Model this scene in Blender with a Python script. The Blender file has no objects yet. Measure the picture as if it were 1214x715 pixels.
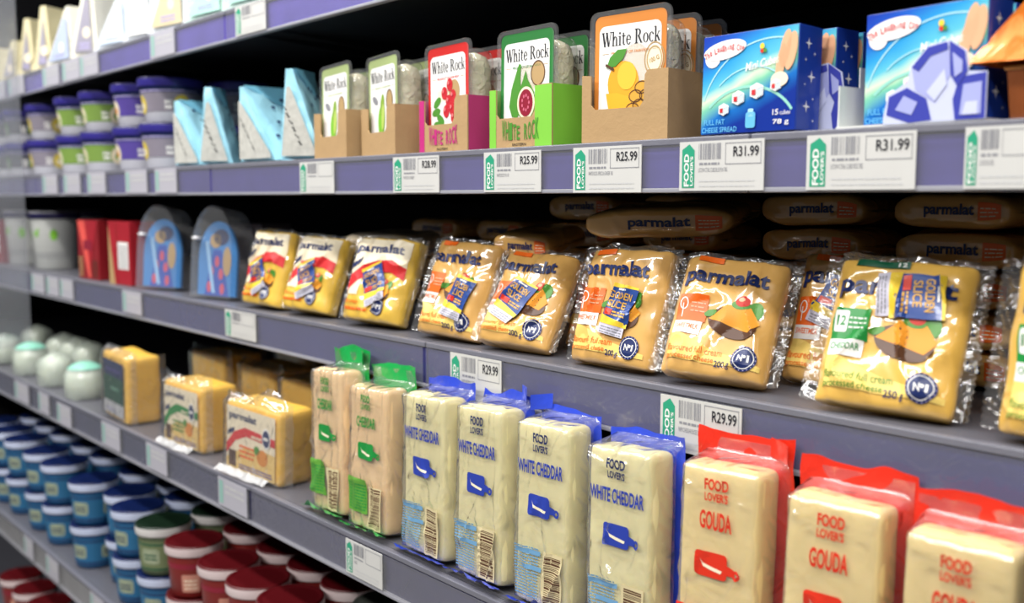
import bpy, bmesh, math, random
from math import pi, sin, cos, tan, atan, sqrt, radians
from mathutils import Vector, Matrix, noise
from mathutils.geometry import tessellate_polygon

# ------------------------------------------------------------------ camera, world, lights, exposure
SC = bpy.context.scene
COL = SC.collection
F = 1195.0
PITCH = atan(123 / F)
YAW = pi / 2 - atan(1047 * cos(PITCH) / F)
EYE = Vector((0, -.64, 1.25))
cam = bpy.data.cameras.new('camera'); camo = bpy.data.objects.new('camera', cam); COL.objects.link(camo)
cam.sensor_width = 36; cam.lens = F / 1214 * 36; cam.clip_start = .02
camo.location = EYE; camo.rotation_euler = (pi / 2 - PITCH, 0, YAW)
cam.dof.use_dof = True; cam.dof.focus_distance = .90; cam.dof.aperture_fstop = 4.2; cam.dof.aperture_blades = 7
SC.camera = camo
wd = bpy.data.worlds.new('store'); SC.world = wd; wd.use_nodes = True
wd.node_tree.nodes['Background'].inputs[0].default_value = (.80, .88, 1, 1)
wd.node_tree.nodes['Background'].inputs[1].default_value = .10
SC.view_settings.view_transform = 'Standard'; SC.view_settings.look = 'None'
SC.view_settings.exposure = 0.0; SC.view_settings.gamma = 1; SC.view_settings.use_curve_mapping = False


def area(name, loc, tgt, sx, sy, w, col=(1, 1, 1)):
    l = bpy.data.lights.new(name, 'AREA'); l.shape = 'RECTANGLE'; l.size = sx; l.size_y = sy; l.energy = w; l.color = col
    o = bpy.data.objects.new(name, l); COL.objects.link(o); o.location = loc
    o.rotation_euler = (Vector(tgt) - Vector(loc)).to_track_quat('-Z', 'Y').to_euler()
    return o


# two rows of ceiling strip lights along the aisle, and the canopy light of the display case
area('ceiling_strip_light', (-1.0, -.85, 2.75), (-1.0, 0, 1.0), 4.6, .14, 60, (1, .97, .93))
area('ceiling_strip_light', (-.9, -2.3, 2.9), (-.9, 0, 1.0), 4.6, .16, 84, (1, .98, .95))
area('canopy_light', (-1.5, -.16, 1.98), (-1.5, .03, 1.4), 3.2, .05, 11, (.96, .98, 1))

FWD = Vector((-sin(YAW) * cos(PITCH), cos(YAW) * cos(PITCH), -sin(PITCH)))
RGT = Vector((cos(YAW), sin(YAW), 0)); UPV = RGT.cross(FWD)


def at(px, py, Y):
    """Point on the plane y=Y seen at a pixel of the 1214x715 frame."""
    d = FWD + RGT * ((px - 607) / F) - UPV * ((py - 357.5) / F)
    return EYE + d * ((Y - EYE.y) / d.y)


# ------------------------------------------------------------------ materials
def lin(c):
    c = c / 255
    return c / 12.92 if c <= .04045 else ((c + .055) / 1.055) ** 2.4


def rgb(h):
    return (lin(int(h[0:2], 16)), lin(int(h[2:4], 16)), lin(int(h[4:6], 16)), 1)


MATS = {}


def mat(key, h=None, rough=.5, spec=.5, metal=0, coat=0, bump=0, bscale=60, var=.06, vscale=25, sss=0, trans=0):
    if key in MATS: return MATS[key]
    m = bpy.data.materials.new(key); MATS[key] = m; m.use_nodes = True
    N = m.node_tree.nodes; L = m.node_tree.links; b = N['Principled BSDF']
    b.inputs['Roughness'].default_value = rough; b.inputs['Specular IOR Level'].default_value = spec
    b.inputs['Metallic'].default_value = metal; b.inputs['Coat Weight'].default_value = coat
    b.inputs['Coat Roughness'].default_value = .08; b.inputs['Coat IOR'].default_value = 2.0 if coat >= .8 else 1.5
    b.inputs['Transmission Weight'].default_value = trans
    if sss:
        b.inputs['Subsurface Weight'].default_value = sss; b.inputs['Subsurface Radius'].default_value = (1, .7, .35)
        b.inputs['Subsurface Scale'].default_value = .004
    c = rgb(h)
    tc = N.new('ShaderNodeTexCoord'); nz = N.new('ShaderNodeTexNoise'); nz.inputs['Scale'].default_value = vscale
    nz.inputs['Detail'].default_value = 4
    L.new(tc.outputs['Object'], nz.inputs['Vector'])
    rp = N.new('ShaderNodeMix'); rp.data_type = 'RGBA'
    rp.inputs[6].default_value = tuple(x * (1 - var) for x in c[:3]) + (1,)
    rp.inputs[7].default_value = tuple(min(1, x * (1 + var)) for x in c[:3]) + (1,)
    L.new(nz.outputs['Fac'], rp.inputs[0]); L.new(rp.outputs[2], b.inputs['Base Color'])
    if bump:
        n2 = N.new('ShaderNodeTexNoise'); n2.inputs['Scale'].default_value = bscale; n2.inputs['Detail'].default_value = 3
        n2.inputs['Distortion'].default_value = .8
        if coat >= .8: n2.noise_type = 'RIDGED_MULTIFRACTAL'; n2.inputs['Distortion'].default_value = 1.6
        L.new(tc.outputs['Object'], n2.inputs['Vector'])
        bp = N.new('ShaderNodeBump'); bp.inputs['Strength'].default_value = bump; bp.inputs['Distance'].default_value = .004
        L.new(n2.outputs['Fac'], bp.inputs['Height'])
        if coat: L.new(bp.outputs['Normal'], b.inputs['Coat Normal'])
        L.new(bp.outputs['Normal'], b.inputs['Normal'])
    return m


def film(key, tint='ffffff', milky=.05, gloss=1.0, bump=.5, bscale=45, rough=.09, milk='ffffff', crease=0.):
    """Thin plastic film: mostly see-through, with glossy crinkle highlights."""
    if key in MATS: return MATS[key]
    m = bpy.data.materials.new(key); MATS[key] = m; m.use_nodes = True
    N = m.node_tree.nodes; L = m.node_tree.links; N.remove(N['Principled BSDF']); out = N['Material Output']
    tr = N.new('ShaderNodeBsdfTransparent'); tr.inputs[0].default_value = rgb(tint)
    df = N.new('ShaderNodeBsdfDiffuse'); df.inputs[0].default_value = rgb(milk)
    gl = N.new('ShaderNodeBsdfGlossy'); gl.inputs['Roughness'].default_value = rough
    tc = N.new('ShaderNodeTexCoord'); nz = N.new('ShaderNodeTexNoise'); nz.inputs['Scale'].default_value = bscale
    nz.inputs['Detail'].default_value = 4; nz.inputs['Distortion'].default_value = 1.6
    nz.noise_type = 'RIDGED_MULTIFRACTAL'
    L.new(tc.outputs['Object'], nz.inputs['Vector'])
    bp = N.new('ShaderNodeBump'); bp.inputs['Strength'].default_value = bump; bp.inputs['Distance'].default_value = .006
    L.new(nz.outputs['Fac'], bp.inputs['Height']); L.new(bp.outputs['Normal'], gl.inputs['Normal'])
    lw = N.new('ShaderNodeLayerWeight'); lw.inputs[0].default_value = .5; L.new(bp.outputs['Normal'], lw.inputs['Normal'])
    pw = N.new('ShaderNodeMath'); pw.operation = 'POWER'; pw.inputs[1].default_value = 4; L.new(lw.outputs['Facing'], pw.inputs[0])
    mu = N.new('ShaderNodeMath'); mu.operation = 'MULTIPLY_ADD'; mu.inputs[1].default_value = .5 * gloss; mu.inputs[2].default_value = .07 * gloss; mu.use_clamp = True
    L.new(pw.outputs[0], mu.inputs[0])
    a = N.new('ShaderNodeMixShader'); a.inputs[0].default_value = milky
    if crease:                                         # folded film whitens along creases; the streaks also paint in crinkle highlights
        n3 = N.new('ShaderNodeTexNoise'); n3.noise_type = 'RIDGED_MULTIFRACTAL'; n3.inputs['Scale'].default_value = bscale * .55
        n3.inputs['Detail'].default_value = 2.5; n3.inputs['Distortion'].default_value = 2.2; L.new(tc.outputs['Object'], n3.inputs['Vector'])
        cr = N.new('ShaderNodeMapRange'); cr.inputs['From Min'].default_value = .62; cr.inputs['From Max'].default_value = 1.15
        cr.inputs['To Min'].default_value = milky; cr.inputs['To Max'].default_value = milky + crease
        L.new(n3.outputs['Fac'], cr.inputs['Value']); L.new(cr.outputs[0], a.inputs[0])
    L.new(tr.outputs[0], a.inputs[1]); L.new(df.outputs[0], a.inputs[2])
    b = N.new('ShaderNodeMixShader'); L.new(mu.outputs[0], b.inputs[0]); L.new(a.outputs[0], b.inputs[1]); L.new(gl.outputs[0], b.inputs[2])
    L.new(b.outputs[0], out.inputs['Surface'])
    return m


def art_box_mat():
    """Printed artwork of the blue snack cube boxes: dark blue top, turquoise swirl, pale green glow, dark blue foot."""
    m = bpy.data.materials.new('printed_blue_box'); m.use_nodes = True
    N = m.node_tree.nodes; L = m.node_tree.links; b = N['Principled BSDF']; b.inputs['Roughness'].default_value = .25
    b.inputs['Coat Weight'].default_value = .3
    tc = N.new('ShaderNodeTexCoord'); mp = N.new('ShaderNodeMapping'); L.new(tc.outputs['Object'], mp.inputs[0])
    mp.inputs['Rotation'].default_value = (0, radians(25), 0); mp.inputs['Location'].default_value = (.0, 0, -.02)
    se = N.new('ShaderNodeSeparateXYZ'); L.new(mp.outputs[0], se.inputs[0])
    nz = N.new('ShaderNodeTexNoise'); nz.inputs['Scale'].default_value = 22; L.new(tc.outputs['Object'], nz.inputs[0])
    ma = N.new('ShaderNodeMath'); ma.operation = 'MULTIPLY_ADD'; ma.inputs[1].default_value = 13; L.new(se.outputs[2], ma.inputs[0])
    m2 = N.new('ShaderNodeMath'); m2.operation = 'MULTIPLY_ADD'; m2.inputs[1].default_value = .25; m2.inputs[2].default_value = .02; L.new(nz.outputs[0], m2.inputs[0])
    L.new(m2.outputs[0], ma.inputs[2])
    cr = N.new('ShaderNodeValToRGB'); e = cr.color_ramp
    e.elements[0].position = .0; e.elements[0].color = rgb('12308f')
    e.elements[1].position = 1; e.elements[1].color = rgb('1c3fae')
    for p_, h_ in ((.16, '1a6fc0'), (.3, '7cc8a8'), (.38, 'd8eecb'), (.47, '5fc0d6'), (.62, '2f9bd8'), (.8, '2360c4')):
        x = e.elements.new(p_); x.color = rgb(h_)
    L.new(ma.outputs[0], cr.inputs[0]); L.new(cr.outputs[0], b.inputs['Base Color'])
    return m


def M(key, h, **k): return mat(key, h, **k)


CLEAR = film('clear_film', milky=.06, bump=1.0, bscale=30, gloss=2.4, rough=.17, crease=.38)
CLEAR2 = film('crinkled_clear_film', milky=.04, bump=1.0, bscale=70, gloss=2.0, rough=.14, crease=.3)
MILKY = film('milky_film', milky=.42, bump=.8, bscale=50)
INK = {k: M('ink_' + k, h, rough=.35, var=.03) for k, h in dict(
    navy='1b2a5e', blue='2b3fa0', red='d8331d', green='1f8a3c', black='2a2a30', grey='8d8d93', white='f2f0ec', orange='ee6a1c',
    teal='2f9e7a', brown='5a3a28', ltblue='6f9fc4', dkgreen='14543a', yellow='f2cf3e', gold='d9a441', lime='7fc03a', cream='f3e6c8',
    maroon='8e1f34', pink='c2337c', leaf='4f8f35', peach='eab088', purple='5a4a9a', tan='b99a6b', lilac='b7aed8', sky='8fd0e8').items()}


# ------------------------------------------------------------------ mesh tools
class MB:
    def __init__(s): s.v = []; s.f = []; s.m = []; s.sm = []; s.mats = []

    def mi(s, m):
        if m not in s.mats: s.mats.append(m)
        return s.mats.index(m)

    def add(s, vs, fs, m, smooth=False):
        o = len(s.v); s.v += [tuple(v) for v in vs]; k = s.mi(m)
        for f in fs: s.f.append(tuple(i + o for i in f)); s.m.append(k); s.sm.append(smooth)

    def box(s, x0, x1, y0, y1, z0, z1, m, bev=0):
        bm = bmesh.new(); bmesh.ops.create_cube(bm, size=1)
        for v in bm.verts: v.co = Vector((x0 + (v.co.x + .5) * (x1 - x0), y0 + (v.co.y + .5) * (y1 - y0), z0 + (v.co.z + .5) * (z1 - z0)))
        if bev: bmesh.ops.bevel(bm, geom=bm.edges[:], offset=bev, segments=2, affect='EDGES', profile=.5)
        bm.verts.index_update()
        s.add([v.co[:] for v in bm.verts], [[v.index for v in f.verts] for f in bm.faces], m); bm.free()

    def prism(s, poly, y0, y1, m, axes='xz'):
        """Polygon extruded in depth; may be concave."""
        if sum(a[0] * b[1] - b[0] * a[1] for a, b in zip(poly, poly[1:] + poly[:1])) < 0: poly = poly[::-1]
        P = (lambda a, b, c: (a, c, b)) if axes == 'xz' else (lambda a, b, c: (c, a, b)) if axes == 'yz' else (lambda a, b, c: (a, b, c))
        n = len(poly); vs = [P(a, b, y0) for a, b in poly] + [P(a, b, y1) for a, b in poly]
        tr = tessellate_polygon([[Vector((a, b, 0)) for a, b in poly]])
        fs = [tuple(t) for t in tr] + [tuple(i + n for i in t[::-1]) for t in tr]
        fs += [(i, i + n, (i + 1) % n + n, (i + 1) % n) for i in range(n)]
        s.add(vs, fs, m)

    def rblock(s, w, d, h, r, n, m, disp=None, z0=0, y0=0):
        """Rounded block, x centred, y from y0 to y0+d, z from z0 to z0+h."""
        hx, hy, hz = w / 2, d / 2, h / 2; idx = {}; vs = []; fs = []

        def vid(p):
            q = Vector((max(-hx + r, min(hx - r, p[0])), max(-hy + r, min(hy - r, p[1])), max(-hz + r, min(hz - r, p[2]))))
            e = Vector(p) - q; c = q + e.normalized() * r if e.length > 1e-9 else Vector(p)
            k = (round(p[0], 6), round(p[1], 6), round(p[2], 6))
            if k not in idx: idx[k] = len(vs); vs.append(c + Vector((0, hy + y0, hz + z0)))
            return idx[k]

        def knots(hh):
            k = max(2, int(n * hh / max(hx, hy, hz)))
            return [-hh, -hh + r * .35, -hh + r] + [-hh + r + (2 * hh - 2 * r) * i / k for i in range(1, k)] + [hh - r, hh - r * .35, hh]
        H = (hx, hy, hz)
        for ax in range(3):
            a, b = (ax + 1) % 3, (ax + 2) % 3; ka, kb = knots(H[a]), knots(H[b])
            for sg in (-1, 1):
                for i in range(len(ka) - 1):
                    for j in range(len(kb) - 1):
                        q = []
                        for (u, v) in ((ka[i], kb[j]), (ka[i + 1], kb[j]), (ka[i + 1], kb[j + 1]), (ka[i], kb[j + 1])):
                            p = [0, 0, 0]; p[ax] = sg * H[ax]; p[a] = u; p[b] = v; q.append(vid(p))
                        fs.append(q if sg > 0 else q[::-1])
        if disp: vs = [Vector(disp(v)) for v in vs]
        s.add(vs, fs, m, True)

    def lathe(s, prof, seg, m, c=(0, 0, 0), smooth=True):
        vs = []; fs = []; n = len(prof)
        for i in range(seg):
            t = 2 * pi * i / seg
            for r, z in prof: vs.append((c[0] + r * cos(t), c[1] + r * sin(t), c[2] + z))
        for i in range(seg):
            j = (i + 1) % seg
            for k in range(n - 1): fs.append((i * n + k, j * n + k, j * n + k + 1, i * n + k + 1))
        s.add(vs, fs, m, smooth)

    def sheet(s, fn, nu, nv, m, keep=None, smooth=True):
        vs = [fn(i / nu, j / nv) for j in range(nv + 1) for i in range(nu + 1)]; fs = []
        for j in range(nv):
            for i in range(nu):
                if keep and not keep((i + .5) / nu, (j + .5) / nv): continue
                a = j * (nu + 1) + i; fs.append((a, a + 1, a + nu + 2, a + nu + 1))
        s.add(vs, fs, m, smooth)

    def build(s, name, parent=None):
        me = bpy.data.meshes.new(name); me.from_pydata(s.v, [], s.f)
        for m in s.mats: me.materials.append(m)
        me.polygons.foreach_set('material_index', s.m); me.polygons.foreach_set('use_smooth', s.sm); me.update()
        o = bpy.data.objects.new(name, me); COL.objects.link(o)
        if parent: o.parent = parent
        return o


_T = {}


def text_tris(st, bold):
    k = (st, bold)
    if k in _T: return _T[k]
    c = bpy.data.curves.new('lettering', 'FONT'); c.body = st; c.size = 1; c.offset = bold; c.resolution_u = 3; c.fill_mode = 'FRONT'
    o = bpy.data.objects.new('lettering', c); COL.objects.link(o)
    dg = bpy.context.evaluated_depsgraph_get(); dg.update(); ev = o.evaluated_get(dg); me = ev.to_mesh(); me.calc_loop_triangles()
    v = [(p.co.x, p.co.y) for p in me.vertices]; tr = [[v[i] for i in t.vertices] for t in me.loop_triangles]
    ev.to_mesh_clear(); bpy.data.objects.remove(o); bpy.data.curves.remove(c)
    xs = [p[0] for t in tr for p in t] or [0, 1]; ys = [p[1] for t in tr for p in t] or [0, 1]
    _T[k] = (tr, min(xs), max(xs), min(ys), max(ys)); return _T[k]


class Pr:
    """Printing on a surface: flat 2-D art mapped through fn(u, v, lift)."""

    def __init__(s, mb, fn, step=.006, unit=.00014): s.mb = mb; s.fn = fn; s.step = step; s.unit = unit

    def tris(s, T, m, lay=1):
        vs = []; fs = []; st = list(T)
        while st:
            t = st.pop(); L = [(t[i][0] - t[(i + 1) % 3][0]) ** 2 + (t[i][1] - t[(i + 1) % 3][1]) ** 2 for i in range(3)]
            k = L.index(max(L))
            if L[k] > s.step ** 2:
                a, b, c = t[k], t[(k + 1) % 3], t[(k + 2) % 3]; q = ((a[0] + b[0]) / 2, (a[1] + b[1]) / 2)
                st += [(a, q, c), (q, b, c)]; continue
            if (t[1][0] - t[0][0]) * (t[2][1] - t[0][1]) - (t[2][0] - t[0][0]) * (t[1][1] - t[0][1]) < 0: t = (t[0], t[2], t[1])
            o = len(vs); vs += [s.fn(p[0], p[1], lay * s.unit) for p in t]; fs.append((o, o + 1, o + 2))
        s.mb.add(vs, fs, m)

    def poly(s, pts, m, lay=1):
        tr = tessellate_polygon([[Vector((a, b, 0)) for a, b in pts]]); s.tris([[pts[i] for i in t] for t in tr], m, lay)

    def rect(s, x0, y0, x1, y1, m, lay=1): s.poly([(x0, y0), (x1, y0), (x1, y1), (x0, y1)], m, lay)

    def ell(s, cx, cy, rx, ry, m, lay=1, rot=0, n=26, a0=0, a1=2 * pi):
        p = [(cx + rx * cos(a0 + (a1 - a0) * i / n) * cos(rot) - ry * sin(a0 + (a1 - a0) * i / n) * sin(rot),
              cy + rx * cos(a0 + (a1 - a0) * i / n) * sin(rot) + ry * sin(a0 + (a1 - a0) * i / n) * cos(rot)) for i in range(n + (0 if a1 - a0 > 6.2 else 1))]
        s.poly(p, m, lay)

    def ring(s, cx, cy, rx, ry, t, m, lay=1, a0=0, a1=2 * pi, n=28, ty=None):
        ty = t if ty is None else ty; T = []
        for i in range(n):
            q = []
            for k in (i, i + 1):
                a = a0 + (a1 - a0) * k / n; q.append((cx + rx * cos(a), cy + ry * sin(a))); q.append((cx + (rx - t) * cos(a), cy + (ry - ty) * sin(a)))
            T += [(q[0], q[2], q[3]), (q[0], q[3], q[1])]
        s.tris(T, m, lay)

    def rrect(s, x0, y0, x1, y1, r, m, lay=1):
        p = []
        for cx, cy, a in ((x1 - r, y1 - r, 0), (x0 + r, y1 - r, 90), (x0 + r, y0 + r, 180), (x1 - r, y0 + r, 270)):
            p += [(cx + r * cos(radians(a + 22.5 * i)), cy + r * sin(radians(a + 22.5 * i))) for i in range(5)]
        s.poly(p, m, lay)

    def text(s, st, cx, cy, w, h, m, lay=2, bold=.02, rot=0, shear=0, clip=None):
        tr, x0, x1, y0, y1 = text_tris(st, bold); sx = w / (x1 - x0); sy = h / (y1 - y0); c, n = cos(rot), sin(rot); out = []
        for t in tr:
            q = []
            for a, b in t:
                v = (b - (y0 + y1) / 2) * sy; u = (a - (x0 + x1) / 2) * sx + shear * v; q.append((cx + u * c - v * n, cy + u * n + v * c))
            if clip and any(not (clip[0] <= p[0] <= clip[2] and clip[1] <= p[1] <= clip[3]) for p in q): continue
            out.append(q)
        s.tris(out, m, lay)

    def barcode(s, x0, y0, x1, y1, m, seed=1, lay=2, n=22):
        rd = random.Random(seed); ws = [rd.choice((1, 1, 2, 3)) for _ in range(n * 2)]; k = (x1 - x0) / sum(ws); x = x0
        for i, q in enumerate(ws):
            if i % 2 == 0: s.rect(x, y0, x + q * k, y1, m, lay)
            x += q * k

    def lines(s, x0, y0, x1, y1, n, m, seed=1, lay=2, fill=.55):
        """Rows of small print too fine to read."""
        rd = random.Random(seed); dy = (y1 - y0) / n
        for i in range(n):
            x = x0; y = y1 - (i + 1) * dy
            while x < x1 - .001:
                w = rd.uniform(.0015, .006); s.rect(x, y, min(x1, x + w), y + dy * fill, m, lay); x += w + .0009


SERIF = dict(
    W=(1.02, [('q', .13, 1, .33, 0, .17), ('q', .33, 0, .52, 1, .06), ('q', .5, 1, .7, 0, .17), ('q', .72, 0, .93, 1, .06), ('r', 0, .95, .27, 1), ('r', .4, .95, .62, 1), ('r', .82, .95, 1.04, 1)]),
    h=(.66, [('r', .08, 0, .21, 1), ('r', 0, 0, .29, .04), ('r', 0, .95, .21, 1), ('o', .335, .42, .2, .24, .13, .06, 0, 180), ('r', .405, 0, .535, .44), ('r', .34, 0, .62, .04)]),
    i=(.33, [('r', .08, 0, .21, .64), ('r', 0, 0, .29, .04), ('r', 0, .6, .21, .65), ('d', .14, .84, .085)]),
    t=(.42, [('r', .1, .1, .23, .84), ('r', 0, .6, .37, .65), ('o', .25, .14, .15, .15, .1, .05, 180, 320)]),
    e=(.54, [('o', .26, .32, .25, .34, .13, .05, 15, 325), ('r', .08, .32, .49, .37), ]),
    R=(.8, [('r', .09, 0, .25, 1), ('r', 0, 0, .34, .04), ('r', 0, .95, .3, 1), ('o', .29, .74, .31, .26, .16, .05, -90, 90), ('q', .38, .5, .66, 0, .17), ('r', .56, 0, .78, .04)]),
    o=(.56, [('o', .27, .32, .26, .34, .13, .045, 0, 360)]),
    c=(.5, [('o', .26, .32, .25, .34, .13, .05, 45, 315), ('d', .4, .52, .07)]),
    k=(.6, [('r', .08, 0, .21, 1), ('r', 0, 0, .29, .04), ('r', 0, .95, .21, 1), ('q', .22, .28, .46, .64, .06), ('q', .3, .38, .49, 0, .15), ('r', .36, .6, .58, .64), ('r', .4, 0, .6, .04)]))


def serif(pr, st, x, y, w, h, m, lay=2):
    tot = sum(SERIF[c][0] if c != ' ' else .3 for c in st); k = w / tot; u = x
    for c in st:
        if c == ' ': u += .3 * k; continue
        adv, el = SERIF[c]
        for e in el:
            X = lambda a: u + a * k
            Y = lambda b: y + b * h
            if e[0] == 'r': pr.rect(X(e[1]), Y(e[2]), X(e[3]), Y(e[4]), m, lay)
            elif e[0] == 'q': pr.poly([(X(e[1] - e[5] / 2), Y(e[2])), (X(e[3] - e[5] / 2), Y(e[4])), (X(e[3] + e[5] / 2), Y(e[4])), (X(e[1] + e[5] / 2), Y(e[2]))], m, lay)
            elif e[0] == 'd': pr.ell(X(e[1]), Y(e[2]), e[3] * k, e[3] * h, m, lay, n=10)
            else: pr.ring(X(e[1]), Y(e[2]), e[3] * k, e[4] * h, e[5] * k, m, lay, radians(e[7]), radians(e[8]), n=16, ty=e[6] * h)
        u += adv * k


def nz(x, y, z=0, s=1.0): return noise.noise(Vector((x * s, y * s, z * s)))


def thing(name, label, cat, loc=(0, 0, 0), rot=(0, 0, 0), group=None):
    o = bpy.data.objects.new(name, None); COL.objects.link(o); o.location = loc; o.rotation_euler = rot; o.empty_display_size = .02
    o['label'] = label; o['category'] = cat
    if group: o['group'] = group
    return o


def tag(o, label, cat, group=None):
    o['label'] = label; o['category'] = cat
    if group: o['group'] = group
    return o


def copy_thing(root, label, loc, rot=None, group=None):
    r = root.copy(); COL.objects.link(r); r.location = loc; r['label'] = label
    if rot is not None: r.rotation_euler = rot
    if group: r['group'] = group
    for ch in list(root.children):
        c = ch.copy(); COL.objects.link(c); c.parent = r
        for g in list(ch.children):
            d = g.copy(); COL.objects.link(d); d.parent = c
    return r


def settle(root, z):
    """Lower or raise a thing until its lowest point rests on height z."""
    b = root.matrix_basis; lo = min((b @ v.co).z for c in root.children for v in c.data.vertices)
    root.location.z += z + .0006 - lo
    return root


ORD = ['leftmost', 'second from left', 'third from left', 'fourth from left', 'fifth from left', 'sixth from left', 'seventh from left', 'eighth from left',
       'ninth from left', 'tenth from left', 'eleventh from left', 'twelfth from left', 'thirteenth from left', 'fourteenth from left', 'fifteenth from left', 'sixteenth from left']

# ------------------------------------------------------------------ the setting
SX0, SX1 = -3.3, .55
mb = MB(); mb.box(-4.2, 1.6, -3.2, .72, -.05, 0, M('floor_tile', '8f8c88', rough=.3)); o = mb.build('floor'); o['kind'] = 'structure'
mb = MB(); mb.box(-4.2, 1.6, .66, .72, 0, 3.1, M('wall_paint', '4b4a4e', rough=.8)); o = mb.build('wall_back'); o['kind'] = 'structure'

ZA, ZB, ZC, ZD, ZE, ZF = 1.508, 1.298, 1.095, .883, .583, .29
FA, FB, FC, FD, FE, FF = 0., 0., 0., -.065, -.085, -.11
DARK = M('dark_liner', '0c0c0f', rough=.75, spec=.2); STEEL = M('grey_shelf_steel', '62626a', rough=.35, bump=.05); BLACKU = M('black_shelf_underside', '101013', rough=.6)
case = thing('refrigerated_display_case', 'long dark open refrigerated display case with five shelves of packed cheese', 'display case', (0, 0, 0))
mb = MB(); mb.box(SX0, SX1, .50, .53, .2, 2.1, DARK); mb.build('back_panel', case)
mb = MB(); mb.box(SX0 - .03, SX0, -.1, .53, .0, 2.1, DARK); mb.build('side_panel', case)
mb = MB(); mb.box(SX1, SX1 + .03, -.1, .53, .0, 2.1, DARK); mb.build('side_panel', case)
mb = MB(); mb.box(SX0, SX1, -.25, .53, 2.1, 2.2, M('canopy_paint', '2a2a2e', rough=.4)); mb.build('canopy', case)
mb = MB(); mb.box(SX0, SX1, -.12, .53, .0, .262, M('plinth_paint', '242428', rough=.4)); mb.build('plinth', case)


def strip_mat(key, h):
    m = mat(key, h, rough=.22, spec=.6, var=.35, vscale=14, bump=.12, bscale=30, coat=.5)
    return m


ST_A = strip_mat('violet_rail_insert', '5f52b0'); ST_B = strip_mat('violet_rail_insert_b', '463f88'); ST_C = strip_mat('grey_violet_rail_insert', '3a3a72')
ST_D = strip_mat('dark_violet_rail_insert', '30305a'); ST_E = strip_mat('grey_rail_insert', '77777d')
CLR = film('clear_rail_cover', milky=.05, bump=.15, bscale=60, rough=.12, gloss=.8)


def shelf(z, fy, rh, strip, joints, drop=None):
    """One shelf level made of several bays side by side, each with its own price rail."""
    for k, (a, b) in enumerate(zip(joints, joints[1:])):
        dz = (drop or {}).get(k, 0)
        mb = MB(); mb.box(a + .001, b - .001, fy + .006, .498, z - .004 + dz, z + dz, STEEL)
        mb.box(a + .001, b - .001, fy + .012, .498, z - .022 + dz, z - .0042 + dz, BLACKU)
        sh = mb.build('shelf', case)
        mb = MB(); mb.box(a + .001, b - .001, fy - .002, fy + .006, z - .006 + dz, z - .0001 + dz, M('rail_lip', '74747e', rough=.35, bump=.1, bscale=120), .001)
        mb.box(a + .001, b - .001, fy + .001, fy + .0058, z - rh + dz, z - .0062 + dz, strip)
        mb.box(a + .001, b - .001, fy - .003, fy + .0058, z - rh - .004 + dz, z - rh - .0002 + dz, M('rail_foot', '9a9aa2', rough=.3), .0008)
        rl = mb.build('price_rail', sh)
        mb = MB(); mb.box(a + .003, b - .003, fy - .0034, fy - .0028, z - rh + dz, z - .006 + dz, CLR); mb.build('rail_cover', rl)
        for x in (a + .03, b - .03):
            mb = MB(); mb.prism([(fy + .05, z - .024 + dz), (.498, z - .024 + dz), (.498, z - .06 + dz), (.47, z - .06 + dz)], x - .002, x + .002, BLACKU, 'yz')
            mb.build('shelf_bracket', sh)


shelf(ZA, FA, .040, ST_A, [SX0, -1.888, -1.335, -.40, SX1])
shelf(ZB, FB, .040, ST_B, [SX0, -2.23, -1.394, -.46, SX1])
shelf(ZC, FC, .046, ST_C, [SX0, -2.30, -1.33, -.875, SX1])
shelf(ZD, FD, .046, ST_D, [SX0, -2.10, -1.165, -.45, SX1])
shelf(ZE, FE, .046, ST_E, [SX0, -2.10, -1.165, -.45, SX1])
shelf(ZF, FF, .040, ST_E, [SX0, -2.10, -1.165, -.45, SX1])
# the clear end screen between two bays, standing out in front of the shelves at the far left
mb = MB(); mb.box(-2.312, -2.308, -.085, -.005, .93, 1.95, film('bay_screen', milky=.20, bump=.05, rough=.25, milk='b9bcc4', gloss=1.2)); mb.build('bay_screen', case)

# ------------------------------------------------------------------ price labels
LAB = M('label_paper', 'cdccc8', rough=.45); LABE = M('label_paper_shaded', 'b3b1ba', rough=.5)  # second paper is the same stock, darkened to suggest dim shaded rails


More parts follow.
